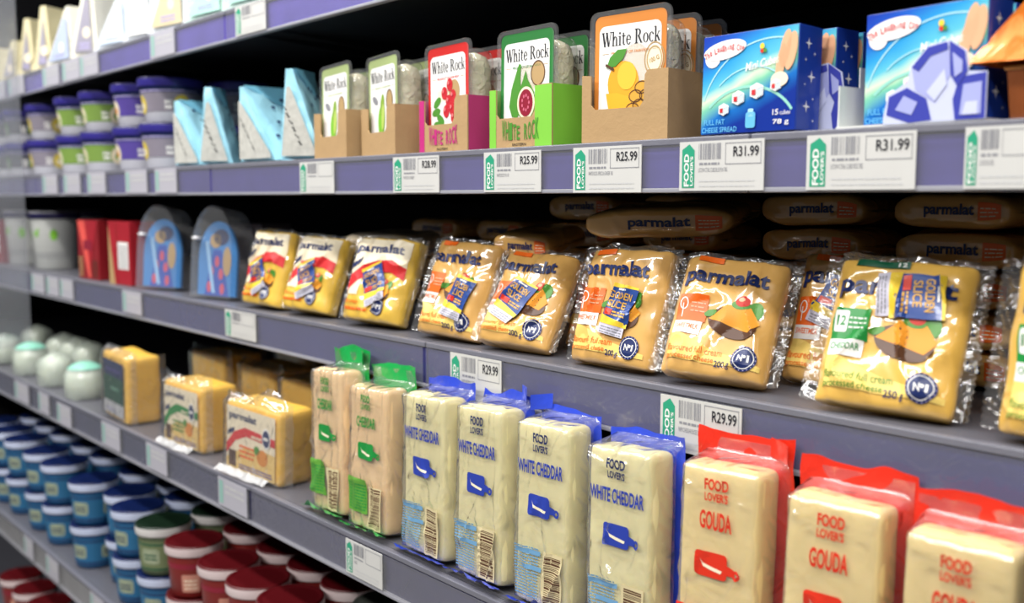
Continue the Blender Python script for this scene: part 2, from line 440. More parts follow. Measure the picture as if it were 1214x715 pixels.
def price_label(px0, px1, shelf_z, fy, label, price=None, desc=None, drop=.0015, h=.0385, rot=0, seed=0, detail=True, grp='shelf price labels', fore=0.):
    pm = at(px0, 300, fy); pn = at(px1, 300, fy)
    w = pn.x - pm.x; x = (pm.x + pn.x) / 2
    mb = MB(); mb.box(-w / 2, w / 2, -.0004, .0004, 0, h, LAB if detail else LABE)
    pr = Pr(mb, lambda u, v, l: (u, -.0004 - l, v), step=1, unit=.0002)
    L, R_ = -w / 2, w / 2
    if detail:
        gx0, gx1 = L + w * .035, L + w * .19
        pr.poly([(gx0, h * .06), (gx1, h * .06), (gx1, h * .82), ((gx0 + gx1) / 2 + .001, h * .95), (gx0, h * .84)], INK['teal'], 1)
        pr.text('FOOD', gx0 + w * .058, h * .42, h * .66, w * .062, INK['white'], 2, .03, rot=pi / 2)
        pr.text("LOVER'S", gx0 + w * .122, h * .40, h * .6, w * .034, INK['white'], 2, .02, rot=pi / 2)
        pr.barcode(L + w * .24, h * .63, L + w * .52, h * .95, INK['grey'], seed + 1, 1, 16)
        pr.lines(L + w * .25, h * .52, L + w * .5, h * .6, 1, INK['grey'], seed, 1)
        for a, b, c, d in ((.56, .52, .97, .535), (.56, .93, .97, .945), (.56, .52, .566, .945), (.964, .52, .97, .945)):
            pr.rect(L + w * a, h * b, L + w * c, h * d, INK['grey'], 1)
        if price: pr.text(price, L + w * .80, h * .77, w * .29, h * .2, INK['black'], 2, .012)
        if desc: pr.text(desc, L + w * .24 + w * .006 * len(desc), h * .42, w * .012 * len(desc), h * .085, INK['grey'], 1, 0)
        pr.lines(L + w * .25, h * .08, L + w * .9, h * .28, 2, M('ink_palegrey', 'c6c6c6'), seed + 3, 1, .3)
    else:
        pr.rect(L + w * .05, h * .1, L + w * .18, h * .9, M('ink_paleteal', '8fb9ae'), 1)
        pr.lines(L + w * .26, h * .5, L + w * .92, h * .9, 2, M('ink_palegrey', 'c6c6c6'), seed, 1, .5)
    o = mb.build('price_label'); o.location = (x, fy - .0040 - fore, shelf_z - drop - h); o.rotation_euler = (0, rot, 0)
    return tag(o, label, 'price label', grp)


B_ = ZB
price_label(1142, 1222, B_, FB, "price label at the right edge of the frame, below the orange foil wedge", None, 'L/COW CTAIL CUBES', seed=7, drop=.004)
price_label(957, 1085, B_, FB, "wide white price label R31.99 below the right blue cube box", 'R31.99', 'L/COW CTAIL CUBES REG 78G', seed=8, drop=.004)
price_label(808, 907, B_, FB, 'white price label R31.99 under the leftmost blue cube box', 'R31.99', 'L/COW CTAIL CUBE BLUE PLN 78G', seed=9, drop=.004)
price_label(683, 763, B_, FB, 'white price label R25.99 under the plain kraft carton with the orange card', 'R25.99', 'WHITE ROCK APRICO & GINGER 100', seed=10, drop=.004, h=.0395)
price_label(578, 645, B_, FB, 'white price label R25.99 under the green sided carton', 'R25.99', 'WHITE ROCK FIG 100', seed=11, drop=.004)
price_label(471, 525, B_, FB, 'white price label under the pink sided carton', 'R28.99', 'WHITE ROCK CRANBERRY', seed=12, drop=.004)
price_label(361, 401, B_, FB, 'white price label below the leftmost kraft carton with green card', None, None, seed=13, drop=.004)
for i, (a, b, w) in enumerate([(190, 215, 'below the leftmost light blue wedge'), (155, 180, 'below the large purple tubs'), (110, 131, 'below the right stack of green labelled tubs'),
                               (82, 101, 'below the left stack of green labelled tubs'), (57, 74, 'below the yellow and grey labelled tubs')]):
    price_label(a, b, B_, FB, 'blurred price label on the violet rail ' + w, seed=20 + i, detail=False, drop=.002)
for i, (a, b, w) in enumerate([(290, 325, 'right of the joint in the top rail'), (190, 218, 'below the slanted white wedges on the top rail'), (107, 128, 'right of the first joint of the top rail'),
                               (86, 106, 'with red mark, left of the top rail joint'), (63, 82, 'below the big white triangle on the top rail'), (22, 40, 'near the far left end of the top rail'), (2, 18, 'at the far left end of the top rail')]):
    o = price_label(a, b, ZA, FA, 'blurred white price label ' + w, seed=40 + i, detail=(i == 0), drop=.002)
price_label(790, 888, ZC, FC, 'white price label R29.99 on the third rail behind the first red cheese bag', 'R29.99', 'PARM CHEDDAR SLICES 200G', seed=60, drop=.007, h=.045)
price_label(537, 598, ZC, FC, 'white price label R29.99 on the third rail behind the second blue cheese bag', 'R29.99', 'PARM SWEETMILK SLICES', seed=61, drop=.005, h=.048)
price_label(268, 304, ZC, FC, 'white price label on the third rail below the small red and white slice packs', None, seed=62, drop=.004)
for i, (a, b, w) in enumerate([(146, 168, 'below the two arched packs'), (72, 87, 'below the red cartons'), (56, 70, 'below the white tubs, right one of two'), (38, 53, 'below the white tubs, left one of two')]):
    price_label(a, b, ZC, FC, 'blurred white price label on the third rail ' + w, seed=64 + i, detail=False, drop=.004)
price_label(408, 452, ZD, FD, 'white price label on the fourth rail below the green cheese bag', None, 'CHEDDAR', seed=70, drop=.006, h=.0385)
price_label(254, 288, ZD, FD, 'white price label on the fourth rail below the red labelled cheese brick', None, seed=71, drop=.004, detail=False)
for i, (a, b, w) in enumerate([(168, 192, 'below the green labelled brick'), (115, 136, 'below the navy and green labelled brick'), (62, 78, 'hanging low below the small white packs'), (40, 52, 'left of the low hanging one'), (12, 28, 'below the leftmost white packs')]):
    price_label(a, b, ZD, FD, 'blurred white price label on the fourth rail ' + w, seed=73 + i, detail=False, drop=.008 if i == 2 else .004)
for i, (a, b) in enumerate([(92, 108), (40, 54), (14, 24)]):
    price_label(a, b, ZE, FE, 'blurred shaded price label on the tub shelf rail, ' + ['rightmost in view', 'middle of three in view', 'leftmost in view'][i], seed=80 + i, detail=False, drop=.004)


# ------------------------------------------------------------------ tall cheese bags with a coloured backing
def cheese_bag(kind, loc, rot, w, h, label, seed, group):
    inks = dict(white=('navy', 'blue', '2f49c8', 'ede2ac'), gouda=('red', 'red', 'e0301c', 'f3d998'), cheddar=('green', 'green', '17a04a', 'f4cf9c'))[kind]
    d = .030
    root = thing('cheese_bag', label, 'cheese pack', loc, rot, group)
    rd = random.Random(seed); so = seed * 7.3
    mb = MB()
    CH = M('cheese_' + kind, inks[3], rough=.45, var=.14, vscale=48, sss=.25, bump=.25, bscale=40)
    mb.rblock(w, d, h, .007, 14, CH, lambda v: (v.x + .0008 * nz(v.x + so, v.y, v.z, 30), v.y + .0008 * nz(v.z + so, v.x, v.y, 25), v.z + .002 * nz(v.x, so, v.y, 30) * (v.z / h)))
    mb.build('cheese_block', root)
    BK = M('backing_' + kind, inks[2], rough=.3, coat=.6, bump=.35, bscale=55, var=.12)
    W2 = w / 2 + dict(white=.0052, gouda=.0078, cheddar=.0058)[kind]; T = h + dict(white=.012, gouda=.021, cheddar=.024)[kind]

    def back(u, v):
        x = (-W2 + 2 * W2 * u); z = T * v; ed = abs(2 * u - 1) ** 4
        x += .002 * nz(z + so, u * .02, 0, 45) * ed; z += (.007 * nz(x + so, 2.3, 0, 28) + .0012 * nz(x, so, 1, 80)) * v ** 6
        return (x, d + .0035 + .0022 * nz(x, z + so, 0, 40) * (ed + v ** 6), z)
    mb = MB(); mb.sheet(back, 26, 44, BK)

    def skirt(u, v):                                   # the lower seam of the backing lies crumpled on the shelf in front
        x = -W2 + 2 * W2 * u
        return (x, -.001 - v * .011, .0004 + v * (.003 + .011 * max(0, nz(x + so, 3, 0, 60) + .1)) + .0016 * abs(nz(x, so, v * .02, 120)))
    mb.sheet(skirt, 40, 5, BK)
    # bent corner flap
    if seed % 2:
        s0 = -1 if seed % 4 == 1 else 1
        mb.sheet(lambda u, v: (s0 * (w / 2 - .012 + u * .02), d + .0025 - .010 * u * u, h + .008 + v * .014 - .003 * u), 6, 3, BK)
    mb.build('backing_film', root)
    hx = w / 2

    def fy(x, z):
        dx = max(0, abs(x) - hx + .003); dz = max(0, z - h + .003, .004 - z); q = sqrt(dx * dx + dz * dz)
        t = min(1, q / .009); t = t * t * (3 - 2 * t)
        fold = abs(nz(x * 1.0 + so, z * .45 - x * .5, 0, 38)); f2 = nz(x + z * .6, so, 0, 26)
        wr = .0026 * max(0, .20 - fold) / .20 + .0010 * f2
        wr += .003 * max(0, 1 - abs(z - h * .36 - .14 * x) / .008) * (.5 + .5 * nz(x, so, 0, 50))
        wr *= min(1, (abs(z - h * .72) / (h * .25)) ** 2 + .25)
        return -.0018 - wr * (1 - t) + t * (d + .0035 + .0018) - (.004 * t * (1 - t) * nz(x * 3, z * 3, so, 40))
    mb = MB(); mb.sheet(lambda u, v: ((lambda x, z: (x, fy(x, z), z))(-W2 + .002 + (2 * W2 - .004) * u, .0005 + (T - .006) * v)), 56, 96, CLEAR)
    pr = Pr(mb, lambda u, v, l: (u, fy(u, v) - .0003 - l, v), step=.004)
    I1, I2 = INK[inks[0]], INK[inks[1]]
    pr.text('FOOD', .0, h * .918, w * .28, h * .052, I1, 1, .034); pr.text("LOVER'S", .0, h * .862, w * .28, h * .040, I1, 1, .03)
    nm = dict(white='WHITE CHEDDAR', gouda='GOUDA', cheddar='CHEDDAR')[kind]
    pr.text(nm, 0, h * .755, w * dict(white=.84, gouda=.40, cheddar=.5)[kind], h * (.075 if kind != 'gouda' else .085), I2, 1, .03)
    bx, by, bw, bh = -w * .24 + (.0 if kind == 'gouda' else .003), h * .555, w * .40, h * .115
    pr.rrect(bx, by - bh / 2, bx + bw, by + bh / 2, .003, I2, 1)
    pr.poly([(bx + bw - .001, by - .003 - bh * .1), (bx + bw + .006, by - .003 - bh * .1), (bx + bw + .006, by + .001 - bh * .02), (bx + bw - .001, by + .003 - bh * .02)], I2, 1)
    pr.ring(bx + bw + .0082, by - .0028 - bh * .02, .0036, .0036, .0022, I2, 1)
    pr.poly([(bx + bw * .16, by + bh * .2), (bx + bw * .24, by + bh * .02), (bx + bw * .5, by - bh * .06), (bx + bw * .86, by - bh * .14), (bx + bw * .82, by - bh * .26), (bx + bw * .5, by - bh * .2), (bx + bw * .26, by - bh * .12)], INK['cream'], 2)
    # lower information panel
    p0, p1 = -w * .46, w * .10
    if kind == 'white':
        pr.lines(p0 + .002, h * .05, 0, h * .33, 17, INK['ltblue'], seed, 2, .5); pr.rect(p0 + .004, h * .285, w * .04, h * .31, INK['ltblue'], 3); pr.rect(p0 + .012, h * .20, w * .06, h * .225, INK['ltblue'], 3)
        bc = INK['brown']
    elif kind == 'gouda':
        pr.rect(p0, h * .16, w * .02, h * .35, INK['red'], 1); pr.lines(p0 + .002, h * .19, 0, h * .335, 10, INK['cream'], seed, 2, .4)
        pr.lines(p0, h * .02, -w * .02, h * .14, 8, INK['red'], seed, 2, .5); bc = INK['brown']
    else:
        pr.rect(p0, h * .12, w * .06, h * .36, M('panel_green', '62a03a'), 1); pr.lines(p0 + .002, h * .14, w * .04, h * .33, 9, INK['green'], seed, 2, .5); bc = INK['brown']
    pr.rect(w * .10, h * .03, w * .44, h * .32, M('panel_barcode', 'd5c69a'), 1)
    # bars of the code lie across the pack
    rdb = random.Random(seed); z = h * .045
    while z < h * .30:
        q = rdb.choice((.0006, .0006, .0012, .0018)); pr.rect(w * .14, z, w * .41, z + q, bc, 2); z += q + rdb.choice((.0006, .0011))
    mb.build('clear_film', root)
    return root


GB = 'standing cheese bags on the fourth shelf'
BAGS = [('cheddar', -.9970, (-.05, -.075, -.06), .0740, .165, 'left cheddar block in green backed bag, beside the yellow bricks', 3),
        ('cheddar', -.9130, (-.05, -.045, -.01), .0750, .158, 'right cheddar block in green backed bag, beside the blue bags', 4),
        ('white', -.8100, (-.05, -.050, -.06), .0760, .164, 'white cheddar in blue backed bag directly right of the green bags', 6),
        ('white', -.7230, (-.06, -.055, -.08), .0740, .165, 'white cheddar in blue backed bag, second from the green bags', 7),
        ('white', -.6350, (-.06, -.040, -.02), .0700, .165, 'white cheddar in blue backed bag with bent flap, third from the green bags', 9),
        ('white', -.5420, (-.05, -.040, -.02), .0715, .161, 'white cheddar in blue backed bag right beside the first red bag', 10),
        ('gouda', -.4450, (-.06, -.020, .05), .0690, .166, 'gouda in red backed bag beside the last blue bag', 11),
        ('gouda', -.3530, (-.05, .0, .08), .0690, .163, 'middle gouda block of the three red backed bags', 12),
        ('gouda', -.2660, (-.02, .0, .06), .0680, .160, 'gouda in red backed bag at the lower right corner', 14)]
for kd, x, rt, w, h, lb, sd in BAGS:
    settle(cheese_bag(kd, (x, -.0550, ZD), rt, w, h, lb, sd, GB), ZD)


# ------------------------------------------------------------------ slice packs
def promo_sticker(root, fn, cx, cz, rot, seed, w=.034, h=.038):
    mb = MB(); c, s = cos(rot), sin(rot)
    q = Pr(mb, lambda u, v, l: fn(cx + u * c - v * s, cz + u * s + v * c, .0028 + l), step=.004, unit=.0003)
    q.poly([(-w / 2, -h / 2), (w / 2, -h / 2), (w / 2 + .002, h / 2), (-w / 2 + .004, h / 2)], M('promo_blue', '23468f', rough=.3, coat=.5), 0)
    q.poly([(-w / 2, -h / 2), (w / 2, -h / 2), (w / 2, -h / 2 + .004), (-w / 2, -h / 2 + .008)], INK['yellow'], 1)
    q.poly([(-w / 2 + .004, h / 2), (w / 2 + .002, h / 2), (w / 2 + .002, h / 2 - .002), (-w / 2 + .004, h / 2 - .004)], INK['yellow'], 1)
    q.text('GOLDEN', .001, .0085, w * .72, .0066, INK['gold'], 2, .02); q.text('SLICE', 0, .0, w * .58, .0066, INK['gold'], 2, .02)
    q.rect(-w * .42, -.0105, -w * .08, -.005, INK['red'], 2); q.lines(-w * .05, -.0105, w * .42, -.005, 2, INK['gold'], seed, 2)
    q.rect(-.005, .0135, .006, .015, INK['white'], 2)
    q.rect(-w / 2 - .0005, -h / 2 - .009, w / 2 - .002, -h / 2, M('promo_pale', 'c9c6d6'), 0); q.lines(-w / 2 + .002, -h / 2 - .008, w / 2 - .004, -h / 2 - .001, 3, INK['grey'], seed, 1, .4)
    return mb.build('promotional_sticker', root)


def burger(q, x, z, k=1.0, meat='brown'):
    q.ell(x, z - .004 * k, .023 * k, .013 * k, INK[meat], 2, -.25)
    q.poly([(x - .022 * k, z - .001 * k), (x - .006 * k, z + .012 * k), (x + .014 * k, z + .012 * k), (x + .024 * k, z - .002 * k), (x + .016 * k, z - .011 * k), (x - .004 * k, z - .006 * k)], M('art_cheese', 'f0a030'), 3)
    q.ell(x + .019 * k, z + .010 * k, .006 * k, .008 * k, INK['leaf'], 2); q.ell(x - .021 * k, z + .004 * k, .006 * k, .003 * k, INK['leaf'], 4, .4)
    q.ell(x + .006 * k, z + .0125 * k, .0085 * k, .0045 * k, INK['leaf'], 4); q.ell(x + .007 * k, z + .0155 * k, .0065 * k, .005 * k, M('art_tomato', 'c9352b'), 5)
    q.ell(x + .006 * k, z + .017 * k, .003 * k, .002 * k, INK['peach'], 6)


def badge(q, x, z, r=.0095, flat=1.0):
    q.ell(x, z, r, r * flat, INK['navy'], 3); q.ring(x, z, r * .82, r * .82 * flat, r * .06, INK['white'], 4)
    q.text('N', x - r * .25, z + r * .02 * flat, r * .42, r * .55 * flat, INK['white'], 4, .02); q.text('1', x + r * .38, z, r * .16, r * .55 * flat, INK['white'], 4, .03); q.ell(x + r * .09, z + r * .12, r * .13, r * .13, INK['white'], 4, n=10)
    for a in range(0, 360, 20):
        q.ell(x + r * .92 * cos(radians(a)), z + r * .92 * flat * sin(radians(a)), r * .045, r * .045, INK['lilac'], 4, n=6)


def slice_pack(kind, loc, rot, w, h, label, seed, d=.022, sticker=None, fins=True, group='cheese slice packs on the third shelf', simple=False, brandx=None):
    root = thing('cheese_slice_pack', label, 'cheese slices pack', loc, rot, group)
    so = seed * 3.7
    GOLD = M('gold_wrapper', 'e2b062', rough=.32, coat=.8, bump=.8, bscale=24, var=.10)
    YEL = M('yellow_wrapper', 'edc24e', rough=.32, coat=.8, bump=.8, bscale=24, var=.10)
    base = GOLD if kind == 'gold' else M('bright_gold_wrapper', 'eaba58', rough=.32, coat=.8, bump=.8, bscale=24, var=.10) if kind == 'goldgreen' else YEL

    def fo(x, z):                                     # relief of the wrapped front
        a = min(1, max(0, (w / 2 - abs(x)) / .012)); b = min(1, max(0, min(z, h - z) / .012))
        f = abs(nz(x - z * .4 + so, z * .5 + x * .3, 0, 34))
        return -.0030 * a * b - (.0042 * max(0, .20 - f) / .20 + .0014 * nz(x, z + so, 0, 45)) * (.45 + .55 * a * b)

    def disp(v):
        t = max(0, 1 - v.y / d); e = min(1, max(0, abs(v.x) / (w / 2)))
        y = v.y + fo(v.x, v.z) * t + (1 - t) * .001 * nz(v.x, v.z, so, 50)
        y = d * .5 + (y - d * .5) * (1 - .55 * e ** 8)
        return (v.x + .0015 * nz(v.z, so, v.y, 40), y, v.z + .0018 * nz(v.x, so, v.y, 45) * (v.z / h))
    mb = MB(); mb.rblock(w, d, h, .0045, 24, base, disp)

    def fn(u, v, l):
        x, y, z = disp(Vector((u, 0, v))); return (x, y - .0008 - l, z)
    q = Pr(mb, fn, step=.0025, unit=.00022)
    L = -w / 2
    if kind in ('gold', 'goldgreen'):
        g = kind == 'goldgreen'
        mk = INK['green'] if g else INK['orange']
        q.rect(L + w * .16, h * .935, L + w * .55 if g else L + w * .40, h * .985, INK['dkgreen'] if g else mk, 1)
        if g: q.text('12', L + w * .5, h * .962, w * .06, h * .03, INK['white'], 2, .02)
        bw = w * (.80 if brandx is None else brandx)
        q.text('parmalat', L + w * .07 + bw / 2, h * (.79 if g else .80), bw, h * .17, INK['navy'], 2, .03)
        q.rect(L + w * .07, h * .42, L + w * .36, h * .64, mk, 1)
        q.rect(L + w * .07, h * .31, L + w * .34, h * .42, INK['white'], 1)
        q.text('CHEDDAR' if g else 'SWEETMILK', L + w * .2, h * .375, w * .23, h * .045, INK['green'] if g else INK['orange'], 2, .015)
        if g:
            q.rrect(L + w * .085, h * .47, L + w * .19, h * .62, .002, INK['white'], 2); q.text('12', L + w * .137, h * .55, w * .07, h * .07, INK['green'], 3, .03)
        else:
            q.ring(L + w * .13, h * .56, w * .04, h * .05, .001, INK['white'], 2); q.rect(L + w * .12, h * .45, L + w * .13, h * .56, INK['white'], 2)
        q.lines(L + w * .2, h * .5, L + w * .34, h * .6, 3, INK['peach'] if not g else INK['white'], seed, 3, .3)
        q.poly([(L + w * .07, h * .10), (L + w * .95, h * .08), (L + w * .95, h * .12), (L + w * .5, h * .2), (L + w * .2, h * .30), (L + w * .07, h * .32)], M('art_paleyellow', 'f3d372'), 0)
        burger(q, L + w * .62, h * .47, .95)
        q.text('flavoured full cream', L + w * .33, h * .185, w * .52, h * .055, INK['leaf'] if g else INK['orange'], 2, .004)
        q.text('processed cheese', L + w * .30, h * .115, w * .45, h * .055, INK['leaf'] if g else INK['orange'], 2, .004)
        q.text('250 g' if g else '200 g', L + w * .61, h * .09, w * .15, h * .065, INK['navy'], 2, .012)
        badge(q, L + w * .80, h * .16, .0105)
    else:
        q.rect(L + w * .06, h * .60, L + w * .95, h * .97, INK['cream'], 0)
        q.poly([(L + w * .05, h * .42), (L + w * .14, h * .52), (L + w * .3, h * .63), (L + w * .55, h * .71), (L + w * .75, h * .72), (L + w * .95, h * .66), (L + w * .95, h * .52), (L + w * .75, h * .58), (L + w * .55, h * .57), (L + w * .3, h * .48), (L + w * .14, h * .36), (L + w * .05, h * .28)], M('art_red', 'd3262a'), 2)
        q.rect(L + w * .05, h * .28, L + w * .3, h * .62, INK['cream'], 0)
        q.text('parmalat', L + w * .5, h * .84, w * .76, h * .14, INK['navy'], 3, .03)
        for k in range(4):
            q.ell(L + w * (.10 + .045 * k), h * (.60 + .028 * k), w * .017, h * .06, INK['navy'], 3, -.5)
        q.text('full cream', L + w * .22, h * .2, w * .24, h * .05, INK['orange'], 2, .01); q.lines(L + w * .1, h * .1, L + w * .5, h * .16, 1, INK['orange'], seed, 2)
        burger(q, L + w * .66, h * .36, .7)
        badge(q, L + w * .68, h * .17, .010)
    mb.build('wrapper', root)
    if sticker:
        promo_sticker(root, fn, L + w * sticker[0], h * sticker[1], sticker[2], seed)
    if fins:
        for s in (-1, 1):
            n = 46; vs = []; fs = []; mb = MB()
            for i in range(n + 1):
                z = .001 + (h + .002) * i / n; zz = .0016 * (i % 2)
                yv = d * .45 + .004 * nz(z, so, s, 28)
                vs += [(s * (w / 2 - .003), d * .45, z), (s * (w / 2 + .005), yv + .001 * nz(z, so, 5, 90), z), (s * (w / 2 + .010 + zz), yv - .003 + .002 * nz(z, so, 2, 60), z)]
            for i in range(n):
                for k in range(2): fs.append((i * 3 + k, i * 3 + k + 1, i * 3 + k + 4, i * 3 + k + 3))
            mb.add(vs, fs, CLEAR2, True); mb.build('crimped_seal', root)
        # loose clear film over the top edge
        mb = MB(); mb.sheet(lambda u, v: (-w / 2 + w * u, d * .3 + .006 * nz(u * w, so, v * .02, 60), h - .002 + v * (.007 + .004 * nz(u * w, so, 7, 50))), 24, 4, CLEAR2); mb.build('loose_film_edge', root)
    return root


settle(slice_pack('small', (-1.2814, .0080, 1.0958), (-.25, .03, .12), .090, .104, 'small white and red parmalat slice pack beside the right arched pack', 21, d=.03, sticker=(.42, .42, .5)), ZC)
settle(slice_pack('small', (-1.1626, .0090, 1.0958), (-.36, .03, .15), .092, .100, 'small white and red parmalat slice pack, middle of the three', 22, d=.03, sticker=(.46, .44, .45)), ZC)
settle(slice_pack('small', (-1.0092, .0095, 1.0958), (-.34, .03, .18), .098, .103, 'small white and red parmalat slice pack nearest the gold packs', 23, d=.03, sticker=(.52, .46, .45)), ZC)
settle(slice_pack('gold', (-.8630, .0110, 1.0962), (-.34, .03, .08), .096, .106, 'gold parmalat pack beside the small white and red packs', 24, sticker=(.68, .44, -.18)), ZC)
settle(slice_pack('gold', (-.7520, .0095, 1.0962), (-.52, .03, .16), .090, .102, 'gold parmalat pack leaning far back, right above the R29.99 label', 25, sticker=(.42, .48, -.35)), ZC)
settle(slice_pack('gold', (-.6206, .0100, 1.0962), (-.30, -.02, -.03), .098, .107, 'upright gold parmalat pack with blue sticker left of the sandwich front pack', 26, sticker=(.60, .50, -.12)), ZC)
settle(slice_pack('gold', (-.5030, .0085, 1.0962), (-.50, .05, .30), .090, .106, 'gold parmalat pack with full sandwich picture and no sticker', 27), ZC)
settle(slice_pack('goldgreen', (-.3568, .0085, 1.0962), (-.40, .02, .14), .098, .110, 'large gold parmalat pack with green square and crooked blue sticker', 28, sticker=(.66, .76, -1.45), brandx=.85), ZC)
settle(slice_pack('goldgreen', (-.2260, .0085, 1.0962), (-.18, .05, .16), .092, .108, 'gold parmalat pack with green square cut by the right edge of the frame', 29), ZC)
settle(slice_pack('gold', (-.4300, .0700, 1.0962), (-.34, .02, .10), .092, .108, 'gold parmalat pack with blue sticker behind the sandwich front pack', 30, sticker=(.45, .66, -.3)), ZC)
settle(slice_pack('gold', (-.6900, .0760, 1.0962), (-.40, .0, .25), .088, .100, 'gold pack seen edge on behind the far leaning one', 31), ZC)
GBK = 'slice packs lying behind on the third shelf'


def lying(px, py, Y, zr, yaw, kind, label, seed, w=.10, tilt=0., h=.10, d=.026, flip=0):
    """A pack lying on its back, its folded long edge to the front."""
    p = at(px, py, Y)
    return slice_pack(kind, (p.x, Y, zr), (-1.45 + tilt, flip, yaw), w, h, label, seed, d=d, group=GBK)


def edge_pack(loc, rot, w, label, seed, kind='gold', d=.028, h=.085):
    """A pack lying flat and seen on its printed folded edge."""
    root = thing('cheese_slice_pack', label, 'cheese slices pack', loc, rot, GBK); so = seed * 2.1
    G = MATS['gold_wrapper'] if kind == 'gold' else M('cream_wrapper', 'd9cbb0', rough=.35, coat=.7, bump=.4, bscale=34)

    def disp(v):
        e = min(1, abs(v.x) / (w / 2)); zc = d / 2
        return (v.x, v.y - .004 * (1 - e ** 4) * (1 - v.y / h) + .002 * nz(v.x, v.z, so, 40), zc + (v.z - zc) * (1 - .6 * e ** 6) + .0022 * nz(v.x, v.y, so, 30))
    mb = MB(); mb.rblock(w, h, d, .007, 14, G, disp)

    def fn(u, v, l):
        x, y, z = disp(Vector((u, 0, v))); return (x, y - .0006 - l, z)
    q = Pr(mb, fn, step=.005)
    q.text('parmalat', w * .03, d * .52, w * .42, d * .42, INK['navy'], 2, .03); q.rect(w * .27, d * .25, w * .44, d * .78, INK['orange'] if kind == 'gold' else M('art_red', 'd3262a'), 1)
    q.lines(w * .29, d * .35, w * .42, d * .7, 3, INK['cream'], seed, 2, .3)
    mb.build('wrapper', root)
    for s in (-1, 1):
        mb = MB(); mb.sheet(lambda u, v: (s * (w / 2 - .004 + u * (.012 + .0016 * (int(v * 30) % 2))), .004 + v * (h - .008), d / 2 + .004 * nz(v * .1, so, s, 60) * u), 3, 30, CLEAR2); mb.build('crimped_seal', root)
    return root


zt = 1.199
edge_pack((-.628, .088, 1.212), (.10, -.03, .40), .145, 'gold parmalat pack lying on its side across the top of the upright packs', 41)
edge_pack((-.800, .070, 1.186), (.12, .02, .3), .072, 'crumpled gold pack lying on top behind the far leaning pack', 42, d=.026)
edge_pack((-1.105, .085, 1.176), (.05, .0, .3), .100, 'cream parmalat pack lying on top behind the small white and red packs', 43, kind='cream')
edge_pack((-.955, .090, 1.150), (.05, .03, .2), .100, 'cream parmalat pack lying lower behind the small packs, next to the gold ones', 44, kind='cream')
# the dim second and third rows: stacks of flat packs
k = 50
for (x, y, n, yw, wd_) in [(-.515, .17, 5, .1, 'behind the sandwich pack'), (-.375, .165, 5, -.15, 'behind the large green square pack'), (-.235, .16, 5, .2, 'behind the right edge pack'), (-.10, .16, 5, .1, 'in the far right corner'), (-.70, .20, 5, -.1, 'behind the upright sticker pack'), (-.84, .20, 5, .1, 'behind the left gold pack'), (-1.0, .21, 4, 0, 'deep behind the small packs'), (-1.14, .21, 4, .1, 'deep behind the leftmost small packs'), (-.44, .32, 4, .05, 'against the back, right of centre'), (-.29, .32, 4, -.05, 'against the back, near right')]:
    for j in range(n):
        z = 1.0990 + j * .0315; k += 1
        edge_pack((x + .012 * nz(k, 1, 2, .77), y + .012 * nz(k, 5, 2, .77), z), (0, 0, yw + .25 * nz(k, 3, 1, .61)), .102, 'dim gold pack in the stack ' + wd_ + ', ' + ['bottom one', 'second from the bottom', 'third from the bottom', 'fourth from the bottom', 'fifth from the bottom', 'sixth from the bottom'][j], k)

# ------------------------------------------------------------------ cheese bricks
BRK = M('brick_cheese', 'f0bf50', rough=.4, var=.10, vscale=40, sss=.2, bump=.25, bscale=50)


